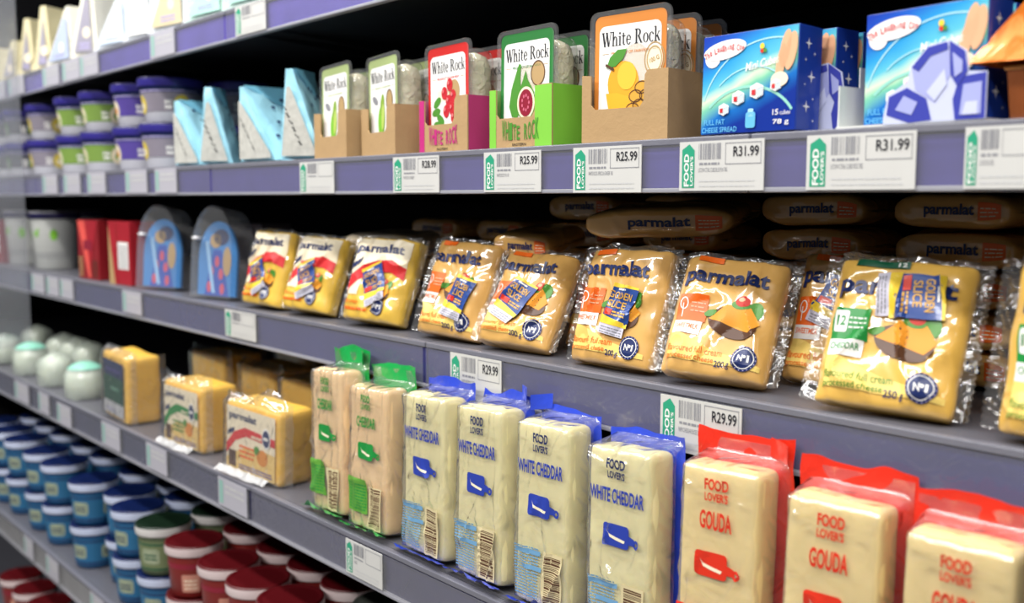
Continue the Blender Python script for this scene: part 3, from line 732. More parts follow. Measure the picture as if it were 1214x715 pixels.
def brick(loc, rot, w, d, h, label, kind, seed, name='cheese_brick', film_peak=True, front=True):
    root = thing(name, label, 'cheese brick', loc, rot, 'yellow cheese bricks on the fourth shelf'); so = seed * 5.1
    mb = MB(); mb.rblock(w, d, h, .007, 12, BRK, lambda v: (v.x + .0015 * nz(v.x + so, v.y, v.z, 30), v.y + .0015 * nz(v.z + so, v.x, v.y, 28), v.z + .002 * nz(v.x, so, v.y, 28) * v.z / h)); mb.build('cheese_block', root)
    if front:
        mb = MB(); q = Pr(mb, lambda u, v, l: (u, -.0022 - l, v), step=1, unit=.0003)
        if kind == 'navygreen':
            q.rect(-w * .40, h * .66, w * .40, h * .90, INK['navy'], 1); q.rect(-w * .40, h * .27, w * .40, h * .66, INK['dkgreen'], 1); q.rect(-w * .40, h * .08, w * .40, h * .27, M('label_greywhite', 'c9c9cc'), 1)
            q.lines(-w * .28, h * .74, w * .3, h * .80, 1, INK['purple'], seed, 2); q.lines(-w * .1, h * .46, w * .2, h * .54, 1, M('ink_palegreen', '7fb59a'), seed, 2); q.lines(-w * .3, h * .14, w * .1, h * .18, 1, INK['lilac'], seed, 2)
        else:
            sw = INK['green'] if kind == 'green' else M('art_red', 'd3262a')
            q.rect(-w * .44, h * .06, w * .44, h * .93, M('label_cream', 'efe2c6'), 1)
            q.text('parmalat', -w * .14, h * .80, w * .5, h * .13, INK['navy'], 2, .03)
            for k in range(4): q.ell(-w * (.40 - .03 * k), h * (.56 + .015 * k), w * .012, h * .05, INK['navy'], 2, -.4)
            q.poly([(-w * .44, h * .40), (-w * .3, h * .58), (-w * .1, h * .68), (w * .44, h * .64), (w * .44, h * .53), (-w * .08, h * .56), (-w * .28, h * .46), (-w * .44, h * .26)], sw, 2)
            q.lines(w * .02, h * .57, w * .2, h * .63, 1, INK['cream'], seed, 3)
            q.ell(w * .29, h * .62, w * .075, h * .14, INK['white'], 3); q.ell(w * .29, h * .62, w * .06, h * .115, INK['navy'], 4); q.rect(w * .25, h * .60, w * .33, h * .64, INK['white'], 5)
            q.poly([(-w * .44, h * .06), (w * .44, h * .06), (w * .44, h * .42), (w * .2, h * .44), (-w * .1, h * .4), (-w * .3, h * .3), (-w * .44, h * .2)], M('label_yellow', 'e8c678'), 2)
            q.ell(w * .22, h * .34, w * .10, h * .11, M('art_fruit', 'd98a30'), 3); q.ell(w * .12, h * .42, w * .05, h * .06, INK['leaf'], 3)
            q.lines(-w * .2, h * .26, w * .08, h * .46, 3, INK['orange'] if kind != 'green' else INK['leaf'], seed, 3, .5)
            q.rect(-w * .40, h * .1, -w * .26, h * .32, INK['brown'], 3); q.lines(-w * .2, h * .1, w * .4, h * .18, 2, INK['purple'], seed, 4, .5)
        mb.build('front_label', root)
    mb = MB()
    W2 = w / 2 + .012

    def fy(x, z):
        dx = max(0, abs(x) - w / 2 + .002); dz = max(0, z - h + .002, .004 - z); qq = sqrt(dx * dx + dz * dz); t = min(1, qq / .01); t = t * t * (3 - 2 * t)
        return -.0046 - .0012 * abs(nz(x, z, so, 40)) + t * .016
    pk = .018 if film_peak else .004
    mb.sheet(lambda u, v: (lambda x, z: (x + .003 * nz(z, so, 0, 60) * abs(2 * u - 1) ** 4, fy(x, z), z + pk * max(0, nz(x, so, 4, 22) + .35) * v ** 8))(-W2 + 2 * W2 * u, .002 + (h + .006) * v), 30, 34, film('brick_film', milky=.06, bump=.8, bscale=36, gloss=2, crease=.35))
    mb.sheet(lambda u, v: (w / 2 + .002 + .0015 * abs(nz(u * d, v * h, so, 40)), .006 + d * u, .003 + h * v), 10, 16, film('brick_film', milky=.13))
    if film_peak:
        mb.sheet(lambda u, v: (-w / 2 - .006 + w * .9 * u, -.004 - .010 * v - .004 * nz(u, so, 0, 4), .0008 + .004 * abs(nz(u * 9, v, so)) + .006 * (1 - v)), 24, 6, MILKY)
    mb.build('clear_film', root)
    return root


settle(brick((-1.6620, -.0590, ZD), (0, .05, .01), .106, .056, .110, 'thick yellow brick with navy and green label, leftmost brick', 'navygreen', 1, film_peak=False), ZD)
settle(brick((-1.4068, -.0530, ZD), (0, .03, .10), .108, .060, .096, 'yellow parmalat brick with green swoosh label, between the two other front bricks', 'green', 2), ZD)
settle(brick((-1.1892, -.0530, ZD), (0, .05, .14), .120, .054, .097, 'yellow parmalat brick with red swoosh label next to the green cheese bag', 'red', 3), ZD)
for i, (x, y, yw, hh, t) in enumerate([(-1.615, .08, .05, .105, 'behind the navy and green labelled brick'), (-1.455, .09, .0, .10, 'behind the green swoosh brick'), (-1.30, .085, .1, .10, 'behind the red swoosh brick, left one'), (-1.155, .08, .05, .10, 'behind the red swoosh brick, right one next to the green bag'), (-1.60, .23, .0, .10, 'in the third row, left one'), (-1.42, .23, 0, .1, 'in the third row, middle one'), (-1.26, .23, 0, .1, 'in the third row, right one')]):
    brick((x, y, ZD + .0006), (0, 0, yw), .112, .075, hh, 'shaded yellow brick standing ' + t, 'x', 10 + i, film_peak=False, front=False)


# small white cheese pouches at the far left of the fourth shelf
def pouch(loc, label, seed, mint):
    root = thing('cheese_pouch', label, 'cheese pouch', loc, (0, 0, seed), 'small white cheese pouches'); so = seed * 4.4
    mb = MB(); mb.rblock(.064, .055, .056, .022, 10, M('white_cheese', 'd5dccb', rough=.4, sss=.3, var=.1, bump=.3), lambda v: (v.x + .003 * nz(v.x, v.y, v.z + so, 30), v.y + .003 * nz(v.y, v.z, v.x + so, 30), v.z), y0=-.0275); mb.build('cheese_ball', root)
    mb = MB()
    mb.lathe([(.0335, .002), (.036, .02), (.036, .04), (.031, .052), (.018, .060), (.008, .064), (.004, .066)], 22, film('pouch_film', milky=.4, bump=1, bscale=60, milk='dfe8dc'))
    mb.v = [(x * (1 + .12 * nz(x, y, z + so, 60)), y * (1 + .12 * nz(y, x, z + so, 60)), z + .003 * nz(x, y, so, 70)) for x, y, z in mb.v]
    mb.build('pouch_film', root)
    if mint:
        mb = MB(); mb.lathe([(.0, .0675), (.012, .0655), (.022, .0615), (.030, .055)], 20, M('mint_label', '8fd0ba', rough=.4)); mb.build('mint_top_label', root)
    return root


i = 0
for px, py, Y, mint in [(8, 445, .0, 0), (37, 452, .0, 1), (67, 468, .0, 0), (101, 484, .0, 1)]:
    pouch((at(px, py, Y - .03).x, Y - .028, ZD + .0006), 'small white cheese pouch in the front row, ' + ['leftmost', 'second from left', 'third from left', 'nearest the yellow bricks'][i], i + 1, mint); i += 1
for j, px in enumerate((46, 76, 92, 107)):
    pouch((at(px, 436, .07).x, .07, ZD + .0006), 'dim white cheese pouch in the second row, ' + ['leftmost', 'second from left', 'third from left', 'nearest the yellow bricks'][j], j + 9, 0)


# ------------------------------------------------------------------ White Rock cards in their cartons
def fruit(q, kind, w):
    if kind == 'pear':
        q.ell(-.004, -.021, .009, .018, INK['lime'], 2, -.1); q.ell(-.001, -.004, .005, .013, M('art_pear', '86a83a'), 3, -.15); q.ell(.001, -.017, .004, .015, M('art_pearlight', 'b4cc62'), 4, -.1)
        q.ell(.018, .000, .0085, .013, INK['tan'], 2); q.ring(.018, 0, .0085, .013, .0012, INK['brown'], 3); q.ell(-.020, .003, .008, .004, INK['grey'], 2, -.5)
    elif kind == 'cranberry':
        q.ell(.012, .002, .010, .012, INK['tan'], 2); q.ell(-.002, .0, .018, .016, INK['cream'], 1)
        for a, b in ((-.006, .001), (.004, .009), (.010, -.003), (.002, -.008), (-.003, -.018), (.008, -.016), (.016, -.013), (.011, -.025)):
            q.ell(a, b, .0055, .0068, M('art_berry', 'c4202c'), 3 + (int(a * 1e4) % 2)); q.ell(a - .0015, b + .002, .0015, .002, M('art_berryglint', 'e8797c'), 6)
        for a, b, r in ((-.020, -.008, .6), (-.022, -.018, .2), (-.014, -.026, -.6), (-.019, -.032, -.2)): q.ell(a, b, .008, .0042, INK['leaf'], 2, r)
    elif kind == 'fig':
        q.ell(.017, .009, .010, .012, INK['tan'], 2); q.ring(.017, .009, .010, .012, .001, INK['brown'], 3); q.ell(.0, .004, .016, .014, INK['cream'], 1)
        q.poly([(-.024, -.02), (-.021, -.004), (-.015, .010), (-.010, .020), (-.007, .019), (-.008, .006), (-.006, -.02), (-.012, -.032), (-.02, -.03)], INK['leaf'], 3)
        q.poly([(-.013, -.024), (-.010, -.008), (-.004, .004), (.0, .013), (.003, .004), (.012, -.008), (.015, -.022), (.008, -.034), (-.005, -.035)], INK['leaf'], 4)
        q.ell(.001, -.018, .0125, .0155, INK['cream'], 5); q.ell(.001, -.018, .010, .013, INK['maroon'], 6)
        for a in range(0, 360, 40): q.ell(.001 + .005 * cos(radians(a)), -.018 + .007 * sin(radians(a)), .0012, .0018, M('art_figseed', 'd0647c'), 7, n=6)
    else:
        q.ell(.006, .004, .017, .019, INK['cream'], 1)
        q.ell(-.006, -.010, .0165, .019, M('art_mango', 'f0a41e'), 3); q.ell(-.002, -.004, .010, .012, M('art_mangolight', 'f4bd35'), 4)
        q.poly([(-.024, .004), (-.02, .013), (-.012, .019), (-.002, .019), (-.006, .011), (-.014, .005)], INK['leaf'], 5); q.poly([(-.025, .006), (-.016, .001), (-.015, .003), (-.024, .008)], INK['brown'], 6)
        q.poly([(-.024, -.018), (-.012, -.018), (.004, -.023), (.002, -.034), (-.012, -.038), (-.021, -.032)], M('art_mangoslice', 'f2ae22'), 5)
        for a, b in ((.008, -.022), (.014, -.015), (.012, -.030), (.019, -.022), (.005, -.033)): q.ell(a, b, .007, .0055, INK['gold'], 6, .5); q.ring(a, b, .007, .0055, .0008, INK['brown'], 7)
        q.ring(.026, .008, .0105, .0145, .0012, INK['tan'], 2); q.ell(.026, .008, .0085, .012, INK['cream'], 2); q.ring(.026, .008, .0078, .011, .001, INK['tan'], 3); q.text('100 G', .026, .008, .010, .004, INK['tan'], 3, .02, rot=.3)


BORD = dict(pear='a9b97e', cranberry='cf2f2c', fig='2f7d3c', mango='d98738')
_WR = {}


def wr_pack(kind, loc, rot, label, group, w=.081, h=.108):
    if kind in _WR: return copy_thing(_WR[kind], label, loc, rot, group)
    root = thing('flavoured_cheese_pack', label, 'cheese pack', loc, rot, group); _WR[kind] = root
    rr = lambda x0, z0, x1, z1, r: [(cx + r * cos(radians(a + 22.5 * i)), cz + r * sin(radians(a + 22.5 * i))) for cx, cz, a in ((x1 - r, z1 - r, 0), (x0 + r, z1 - r, 90), (x0 + r, z0 + r, 180), (x1 - r, z0 + r, 270)) for i in range(5)]
    mb = MB(); mb.prism(rr(-w / 2 + .003, .003, w / 2 - .003, h - .004, .006), 0, .0006, M('card_border_' + kind, BORD[kind], rough=.35))
    q = Pr(mb, lambda u, v, l: (u, -l, v), step=1, unit=.00025)
    q.rrect(-w / 2 + .008, -.002 + .006, w / 2 - .008, h - .013, .006, INK['white'], 1)
    serif(q, 'White Rock', -w * .37, h * .715, w * .76, h * .115, INK['black'], 2)
    q.rect(-w * .36, h * .655, -w * .27, h * .659, INK['tan'], 2); q.rect(w * .30, h * .655, w * .38, h * .659, INK['tan'], 2)
    q.text('PRODUCT OF FAIRVIEW', w * .01, h * .657, w * .50, h * .022, M('card_small_' + kind, BORD[kind]), 2, .01)
    q2 = Pr(mb, lambda u, v, l: (u, -l, v + h * .505), step=1, unit=.00025); fruit(q2, kind, w)
    mb.build('printed_card', root)
    mb = MB(); TR = film('clear_tray', milky=.05, bump=.2, bscale=60, gloss=1.4)
    ring_o = rr(-w / 2 - .002, 0, w / 2 + .002, h, .008); ring_i = rr(-w / 2 + .003, .003, w / 2 - .003, h - .004, .006); n = len(ring_o)
    for yy in (-.0012, .0016):
        mb.add([(a, yy, b) for a, b in ring_o] + [(a, yy, b) for a, b in ring_i], [(i, (i + 1) % n, (i + 1) % n + n, i + n) for i in range(n)], TR)
    mb.add([(a, yy, b) for yy in (-.0012, .0016) for a, b in ring_o], [(i, (i + 1) % n, (i + 1) % n + n, i + n) for i in range(n)], TR)
    mb.rblock(w - .004, .036, h - .010, .015, 10, TR, z0=.003, y0=.0035); mb.build('clear_tray', root)
    mb = MB(); mb.rblock(w - .010, .031, h - .018, .014, 14, M('crumbly_cheese', 'e9e4c8', rough=.7, bump=.9, bscale=130, var=.12, vscale=90, sss=.2), lambda v: v + Vector((nz(v.x, v.y, v.z, 90), nz(v.y, v.z, v.x, 90), nz(v.z, v.x, v.y, 90))) * .0014, z0=.006, y0=.005); mb.build('cheese', root)
    return root


KR = M('kraft_board', 'b08f63', rough=.75, var=.10, vscale=60, bump=.08, bscale=200)


def carton(loc, rot, w, h, d, label, kind, cut):
    root = thing('display_carton', label, 'display carton', loc, rot, 'cartons holding the cheese cards')
    t = .0014; a, b, zc = cut
    mb = MB(); mb.prism([(-w / 2, 0), (w / 2, 0), (w / 2, h), (b + .003, h), (b, h - .004), (b - .001, zc + .005), (b - .005, zc), (a + .004, zc), (a, zc + .004), (a, h - .001), (-w / 2, h)], 0, t, KR)
    q = Pr(mb, lambda u, v, l: (u, -l, v), step=1, unit=.0003)
    if kind in ('pink', 'green'):
        ink = INK['pink'] if kind == 'pink' else M('carton_green', '7cc43c', rough=.6)
        q.rect(-w / 2, 0, -w / 2 + w * .11, h - .0008, ink, 1)
        if kind == 'green': q.rect(w / 2 - w * .26, 0, w / 2, h - .0008, ink, 1)
        dk = INK['pink'] if kind == 'pink' else INK['lime']
        for k, ch in enumerate('WHITE ROCK'):
            if ch != ' ': q.text(ch, -w * .26 + k * w * .06, .0135 + .0008 * abs(k - 4.5) , w * .05, .0125 + .0016 * abs(k - 4.5), dk if kind == 'pink' else INK['leaf'], 2, .02)
        q.ell(-.0, .0, w * .22, .006, INK['tan'], 2, a0=0, a1=pi); q.text('EASTERN', 0, .0027, w * .22, .0026, INK['black'], 3, .01)
    mb.build('front_panel', root)
    sd = KR if kind == 'kraft' else M('carton_pink', 'b8306f', rough=.6) if kind == 'pink' else M('carton_green', '7cc43c', rough=.6)
    for s in (-1, 1):
        mb = MB(); x0 = s * w / 2; mb.box(min(x0, x0 - s * t), max(x0, x0 - s * t), t, d, 0, h, sd)
        mb.build('side_panel', root)
    mb = MB(); mb.box(-w / 2 + t, w / 2 - t, d - t, d, 0, h, KR); mb.build('back_panel', root)
    mb = MB(); mb.box(-w / 2 + t, w / 2 - t, t, d - t, 0, .0012, KR); mb.build('bottom_panel', root)
    return root


GC = 'cheese packs with printed cards in the cartons'
C5 = [('kraft', (-1.0851, .0105, ZB + .0005), -.10, .0900, .056, 'left one of two plain kraft cartons with pear cards, next to the light blue wedges', 'pear', 'pear card pack tilted in the leftmost kraft carton', (.0, -.04, -.11), .0),
      ('kraft', (-.9799, .0105, ZB + .0005), -.15, .0900, .055, 'right one of two plain kraft cartons with pear cards, next to the pink sided carton', 'pear', 'pear card pack leaning in the kraft carton beside the pink one', (.06, -.03, -.14), .001),
      ('pink', (-.8576, .0107, ZB + .0005), -.058, .0900, .056, 'kraft carton with pink sides and pink lettering', 'cranberry', 'red bordered cranberry card pack in the pink sided carton', (.02, -.02, -.05), .002),
      ('green', (-.7350, .0105, ZB + .0005), 0, .0900, .0575, 'kraft carton with bright green sides and green lettering', 'fig', 'green bordered fig card pack standing in the green sided carton', (.0, -.01, -.02), .003),
      ('kraft', (-.6004, .0104, ZB + .0005), .12, .0905, .0590, 'plain kraft carton beside the blue cube boxes', 'mango', 'orange bordered mango card pack standing tall in the right kraft carton', (.0, -.01, .02), .003)]
for i, (kind, loc, yw, w, h, lab, fr, lab2, prot, dx) in enumerate(C5):
    carton(loc, (0, 0, yw), w, h, .142, lab, kind, (-w * .39, w * .24, .0285) if i > 1 else (-w * .30, w * .26, .026))
    v = Matrix.Rotation(yw, 3, 'Z') @ Vector((0, .0075, .003)); base = Vector(loc)
    wr_pack(fr, base + v + Vector((0, 0, .003)), (min(prot[0], .02) - .02, prot[1] * .5, yw), lab2, GC)
    for j in range(2):
        v = Matrix.Rotation(yw, 3, 'Z') @ Vector((0, .0525 + j * .044, .0040))
        wr_pack(fr, base + v, (-.015, .006 - .012 * j, yw), lab2.split(' pack')[0] + ' pack ' + ('directly behind the front one in ' if j == 0 else 'at the back of ') + ['the leftmost kraft carton', 'the kraft carton beside the pink one', 'the pink sided carton', 'the green sided carton', 'the right kraft carton'][i], GC)

# ------------------------------------------------------------------ blue snack cube boxes
ART = art_box_mat(); BLU = M('box_blue', '1e3f9e', rough=.3, coat=.3)
_CB = {}


def cube_box(loc, rot, label, w=.0885, h=.0770, d=.030):
    if 'p' in _CB: return copy_thing(_CB['p'], label, loc, rot, 'blue snack cube boxes')
    root = thing('snack_cube_box', label, 'cheese box', loc, rot, 'blue snack cube boxes'); _CB['p'] = root
    mb = MB(); mb.box(-w / 2, w / 2, .0005, d, 0, h, BLU, .0008)
    q = Pr(mb, lambda u, v, l: (w / 2 + l, v, u), step=1, unit=.0003)      # stars on the right side
    for z, y, r in ((.064, .012, .0042), (.057, .020, .0018), (.052, .009, .0016), (.040, .017, .005), (.034, .009, .0014), (.024, .02, .0016), (.018, .012, .0048), (.008, .021, .0016)):
        q.poly([(z + (r if k % 2 == 0 else r * .28) * cos(pi / 4 * k), y + (r if k % 2 == 0 else r * .28) * sin(pi / 4 * k)) for k in range(8)], INK['white'], 1)
    mb.build('carton', root)
    mb = MB(); mb.box(-w / 2 + .0006, w / 2 - .0006, -.0002, .0004, .0006, h - .0006, ART)
    q = Pr(mb, lambda u, v, l: (u, -.0002 - l, v), step=1, unit=.00025)
    Wh, Rd = INK['white'], M('ink_boxred', 'c8202c')
    # swirl
    q.ring(.020, .012, .064, .058, .0011, M('swirl_pale', 'a8dcea'), 1, radians(72), radians(165)); q.ring(.0, -.004, .048, .040, .0022, M('swirl_green', '8fd0c0'), 1, radians(30), radians(140)); q.ring(.004, -.002, .048, .052, .0009, M('swirl_pale', 'a8dcea'), 2, radians(60), radians(130))
    # banner with the brand lettering on an arc
    q.ell(-.0225, .0648, .0205, .0072, Wh, 3, .12); q.ell(-.034, .0595, .0075, .0075, Wh, 2, .3)
    for k, ch in enumerate('The Laughing Cow'):
        if ch == ' ': continue
        a = (k - 7.5) / 7.5; q.text(ch, -.0225 + a * .0178, .0660 - a * a * .0032 + a * .0016, (.0024 if ch.isupper() else .0019) if ch not in 'i' else .0006, .0046 if ch.isupper() or ch in 'hg' else .0034, Rd, 5, .012, rot=-.22 * a + .1)
    q.text('Mini Cubes', .0135, .0515, .030, .0062, Wh, 4, .012, rot=.13, shear=.25)
    q.ell(.0128, .0640, .0020, .0022, INK['yellow'], 4); q.ell(.0128, .0605, .0016, .0016, INK['red'], 4); q.ell(.0155, .0605, .0016, .0016, INK['leaf'], 4)
    # fingers
    for a, b, r in ((.0335, .060, .0045), (.0385, .058, .0048), (.0300, .050, .0038)): q.ell(a, b, r, .014, INK['peach'], 4, -.18)
    q.ell(.0295, .038, .0075, .0055, INK['cream'], 5)
    # floating cubes
    for a, b, k in ((-.021, .019, .62), (-.0075, .027, .72), (.0095, .031, .78), (.0265, .034, .6)):
        r = .0078 * k; q.poly([(a - r, b - r * .6), (a, b - r), (a + r, b - r * .6), (a + r, b + r * .55), (a, b + r), (a - r, b + r * .55)], Wh, 5)
        q.poly([(a - r * .9, b + r * .5), (a, b + r * .9), (a + r * .9, b + r * .5), (a, b + r * .15)], M('cube_top', 'e4eef4'), 6); q.poly([(a + r * .05, b + r * .1), (a + r * .92, b + r * .45), (a + r * .92, b - r * .55), (a + r * .05, b - r * .9)], M('cube_shade', 'c9d8e4'), 6); q.rect(a - r * .7, b - r * .5, a - r * .1, b + r * .15, Rd, 7)
    q.text('FULL FAT', -.030, .0095, .020, .0042, M('ink_boxlight', '5fb4e0'), 4, .01); q.text('CHEESE SPREAD', -.025, .0035, .034, .0040, M('ink_boxlight', '5fb4e0'), 4, .01)
    q.rrect(.000, .0035, .009, .0155, .002, M('ink_boxlight', '5fb4e0'), 4); q.rrect(.002, .012, .007, .018, .001, M('swirl_pale', 'a8dcea'), 4)
    q.text('15', .027, .0140, .005, .0042, Wh, 4, .01); q.text('cubes', .0355, .0136, .009, .0032, Wh, 4, .0); q.text('78 g', .0320, .0065, .014, .0046, Wh, 4, .01)
    mb.build('front_print', root)
    return root


c1 = Vector((-.4716, .0086, ZB + .0006))
settle(cube_box(c1, (-.03, .0, -.02), 'blue snack cube box at the left, front one beside the kraft carton'), ZB)
for j in range(3):
    cube_box((-.4650 + .002 * j, .0500 + .0345 * j, ZB + .0020), (0, 0, -.02), 'blue snack cube box showing its starry side behind the left box, ' + ['nearest', 'middle', 'rearmost'][j])
cube_box((-.3370, .0180, ZB + .0020), (.0, .0, -.08), 'blue snack cube box at the right, partly behind the printed ice cubes')
for j in range(2):
    cube_box((-.3360, .0540 + .0345 * j, ZB + .0020), (0, 0, -.06), 'blue snack cube box behind the right box, ' + ['nearer one', 'rear one'][j])

ICE = M('ice_blue', '3f46a8', rough=.3, coat=.4); ICE2 = M('ice_pale', 'a9aee2', rough=.3, coat=.4); ICE3 = M('ice_white', 'cdd2f0', rough=.3, coat=.4)


def ice_tray(loc, rot, w, d, label, right):
    root = thing('display_tray', label, 'display tray', loc, rot, 'white trays under the snack cube boxes'); t = .001
    WB = M('white_board', 'd9dad4', rough=.6)
    mb = MB(); mb.box(-w / 2, w / 2, 0, d, 0, .0012, WB); mb.build('tray_floor', root)
    if right: mb = MB(); mb.box(w / 2 - t, w / 2, .002, d, .0012, .046, WB); mb.build('side_panel', root)
    mb = MB(); mb.box(-w / 2, -w / 2 + t, .002, d, .0012, .03, WB); mb.build('side_panel', root)
    # die-cut front: a heap of printed ice cubes at the right end
    mb = MB(); x1 = w / 2; s = .021
    mb.prism([(x1 - .071, 0), (x1, 0), (x1, .030), (x1 - .012, .031), (x1 - .014, .044), (x1 - .026, .052), (x1 - .040, .050), (x1 - .052, .038), (x1 - .054, .028), (x1 - .068, .020), (x1 - .071, .006)], 0, .0009, ICE3)
    q = Pr(mb, lambda u, v, l: (u + x1, -l, v), step=1, unit=.0003)
    q.poly([(-.0685, .007), (-.052, .001), (-.036, .002), (-.040, .016), (-.054, .024), (-.067, .019)], ICE, 1); q.poly([(-.062, .010), (-.050, .006), (-.046, .014), (-.056, .019)], ICE2, 2)
    q.poly([(-.051, .037), (-.040, .0488), (-.027, .0508), (-.024, .030), (-.034, .013), (-.048, .022)], ICE2, 1); q.poly([(-.051, .037), (-.040, .0488), (-.027, .0508), (-.026, .046), (-.038, .043), (-.046, .034)], ICE, 2); q.poly([(-.040, .020), (-.028, .034), (-.026, .024), (-.034, .014)], ICE3, 2)
    q.poly([(-.0255, .0515), (-.015, .044), (-.0125, .031), (-.019, .022), (-.024, .030)], ICE, 2); q.poly([(-.023, .044), (-.016, .038), (-.016, .031), (-.021, .028)], ICE2, 3)
    q.poly([(-.020, .001), (-.0005, .001), (-.0005, .0295), (-.018, .028), (-.022, .014)], ICE, 1); q.poly([(-.017, .004), (-.003, .004), (-.003, .024), (-.015, .023)], ICE2, 2); q.poly([(-.015, .004), (-.005, .004), (-.005, .012), (-.013, .012)], ICE3, 3)
    mb.build('front_panel', root)
    return root


ice_tray((-.4560, .0440, ZB + .0005), (0, 0, -.02), .116, .125, 'white tray with printed ice cubes holding the starry sided boxes', True)
ice_tray((-.3400, .0040, ZB + .0005), (0, 0, -.06), .108, .125, 'white tray with printed ice cubes in front of the right blue box', False)

# orange foil wedge, far right
p = at(1160, 135, .012)
root = thing('foil_cheese_wedge', 'shiny orange foil wrapped wedge at the upper right corner', 'cheese wedge', (-.2775, .016, ZB + .0005), (0, 0, .0))
OR = M('orange_foil', 'e07a28', rough=.25, metal=.35, coat=.6, bump=.6, bscale=28); ORD_ = M('amber_side', '8a4a22', rough=.3, coat=.7, bump=.3, bscale=40)
mb = MB()


def wedge(u, v):
    return (.0 + .11 * u, 0, 0)


mb.add([(0, 0, 0), (.12, 0, 0), (.12, .10, 0), (0, .10, 0), (-.002, -.003, .031), (.122, -.003, .031), (.122, .102, .031), (-.002, .102, .031)], [(0, 1, 5, 4), (1, 2, 6, 5), (2, 3, 7, 6), (3, 0, 4, 7), (3, 2, 1, 0)], ORD_)
mb.build('amber_base', root)
mb = MB()
A, P, B, C_, D_, T1, T2 = Vector((-.024, -.010, .036)), Vector((-.010, -.003, .033)), Vector((.123, -.016, .033)), Vector((.123, .103, .033)), Vector((-.003, .103, .033)), Vector((.020, .050, .118)), Vector((.075, .085, .118))


def patch(a, b, c, d, seed):
    mb.sheet(lambda u, v: (lambda q: q + Vector((nz(q.x, q.z, seed, 40), nz(q.y, q.z, seed, 40), nz(q.x, q.y, seed, 40))) * .002 * (16 * u * (1 - u) * v * (1 - v)))(a.lerp(b, u).lerp(d.lerp(c, u), v)), 14, 14, OR)


patch(A, B, T1, T1, 1); patch(B, C_, T2, T1, 2); patch(C_, D_, T2, T2, 3); patch(D_, P, T1, T2, 4); patch(P, A, T1, T1, 5)
mb.box(-.0035, .1235, -.0045, .1035, .0305, .033, M('foil_band', 'f0a050', rough=.3, coat=.5), .0008)
mb.build('orange_foil', root)


# ------------------------------------------------------------------ light blue wedges
def blue_wedge(loc, rot, w, h, d, label, seed, tip=0.):
    root = thing('wrapped_cheese_wedge', label, 'cheese wedge', loc, rot, 'light blue wrapped cheese wedges'); so = seed * 2.7
    BW = M('light_blue_wrap', 'a2daec', rough=.4, coat=.35, bump=.45, bscale=35, var=.08)
    mb = MB()
    a, b, c = Vector((-w / 2, 0, 0)), Vector((w / 2, 0, 0)), Vector((-w / 2 + tip, 0, h)); c2 = c + Vector((.010, 0, 0)); Y = Vector((0, d, 0))

    def patch(p, q, r, s_, n1=16, n2=12):
        def f(u, v):
            g = p.lerp(q, u).lerp(s_.lerp(r, u), v); k = min(1, 9 * u * (1 - u) + .2) * min(1, 9 * v * (1 - v) + .2)
            return g + Vector((nz(g.x, g.y, g.z + so, 45), nz(g.y, g.z, g.x + so, 45), nz(g.z, g.x, g.y + so, 45))) * .0045 * k
        mb.sheet(f, n1, n2, BW)
    patch(b, b + Y, c2 + Y, c2); patch(c2, c2 + Y, c + Y, c, 4, 10); patch(a + Y, a, c, c + Y); patch(a, b, c2, c); patch(b + Y, a + Y, c + Y, c2 + Y); patch(a + Y, b + Y, b, a, 4, 4)
    # folded flap at the tip and dark specks on the slope
    n = (b - c2).cross(Vector((0, 1, 0))).normalized()
    if n.x < 0: n = -n
    P_ = lambda u, v: c2.lerp(b, v) + Y * u + n * .0022
    mb.add([P_(.0, .0), P_(1, .0), P_(.62, .30)], [(0, 1, 2)], M('light_blue_flap', '7cc4e0', rough=.4))
    q = Pr(mb, lambda u, v, l: tuple(P_(u, v) + n * (l + .001)), step=1, unit=.0003)
    rd = random.Random(seed)
    for _ in range(6):
        u, v = rd.uniform(.2, .8), rd.uniform(.15, .8); q.ell(u, v, .04, .022, INK['navy'], 1, n=8)
    mb.build('wrap', root)
    mb = MB()
    q = Pr(mb, lambda u, v, l: (u, -.0042 - l, v), step=1, unit=.0003)
    q.poly([(-w / 2 + .004, .003), (w / 2 - .006, .003), (w / 2 - .008, .010), (c.x + .008, h * .80), (c.x + .003, h * .80)], M('grey_marbled_label', 'b9b8b0', rough=.6, var=.35, vscale=110), 0)
    # slanted illegible strokes of lettering
    for k in range(6):
        v = h * (.58 - .078 * k); u = -w / 2 + .006 + w * .07 * k
        q.poly([(u, v), (u + .0012, v + .0005), (u + .0075, v - .0045), (u + .0065, v - .0055)], INK['black'], 1)
        if k % 2: q.poly([(u + .003, v + .001), (u + .0042, v + .001), (u + .0050, v - .006), (u + .0040, v - .006)], INK['black'], 1)
    mb.build('marbled_label', root)
    return root


for i, (px, py, dp, yw, w, h, d, tip, lb) in enumerate([(221, 191, .012, .10, .078, .100, .075, .0, 'leftmost of four, small, sloping right'), (253, 191, .010, .75, .052, .110, .050, .012, 'narrow one turned sideways, second from left'),
                                                        (303, 190, .012, .02, .098, .104, .085, .0, 'widest one with long specked slope'), (354, 188, .012, .55, .060, .114, .055, .010, 'tallest, with folded tip, beside the kraft carton')]):
    blue_wedge((at(px, py, dp).x, dp + .004, ZB + .0026), (0, 0, yw), w, h, d, 'light blue wrapped cheese wedge, ' + lb, i + 1, tip)


# ------------------------------------------------------------------ round tubs
def cone_fn(r0, r1, h):
    return lambda u, v, l: ((r0 + (r1 - r0) * v / h + l + .0003) * sin(u / r1), -(r0 + (r1 - r0) * v / h + l + .0003) * cos(u / r1), v)


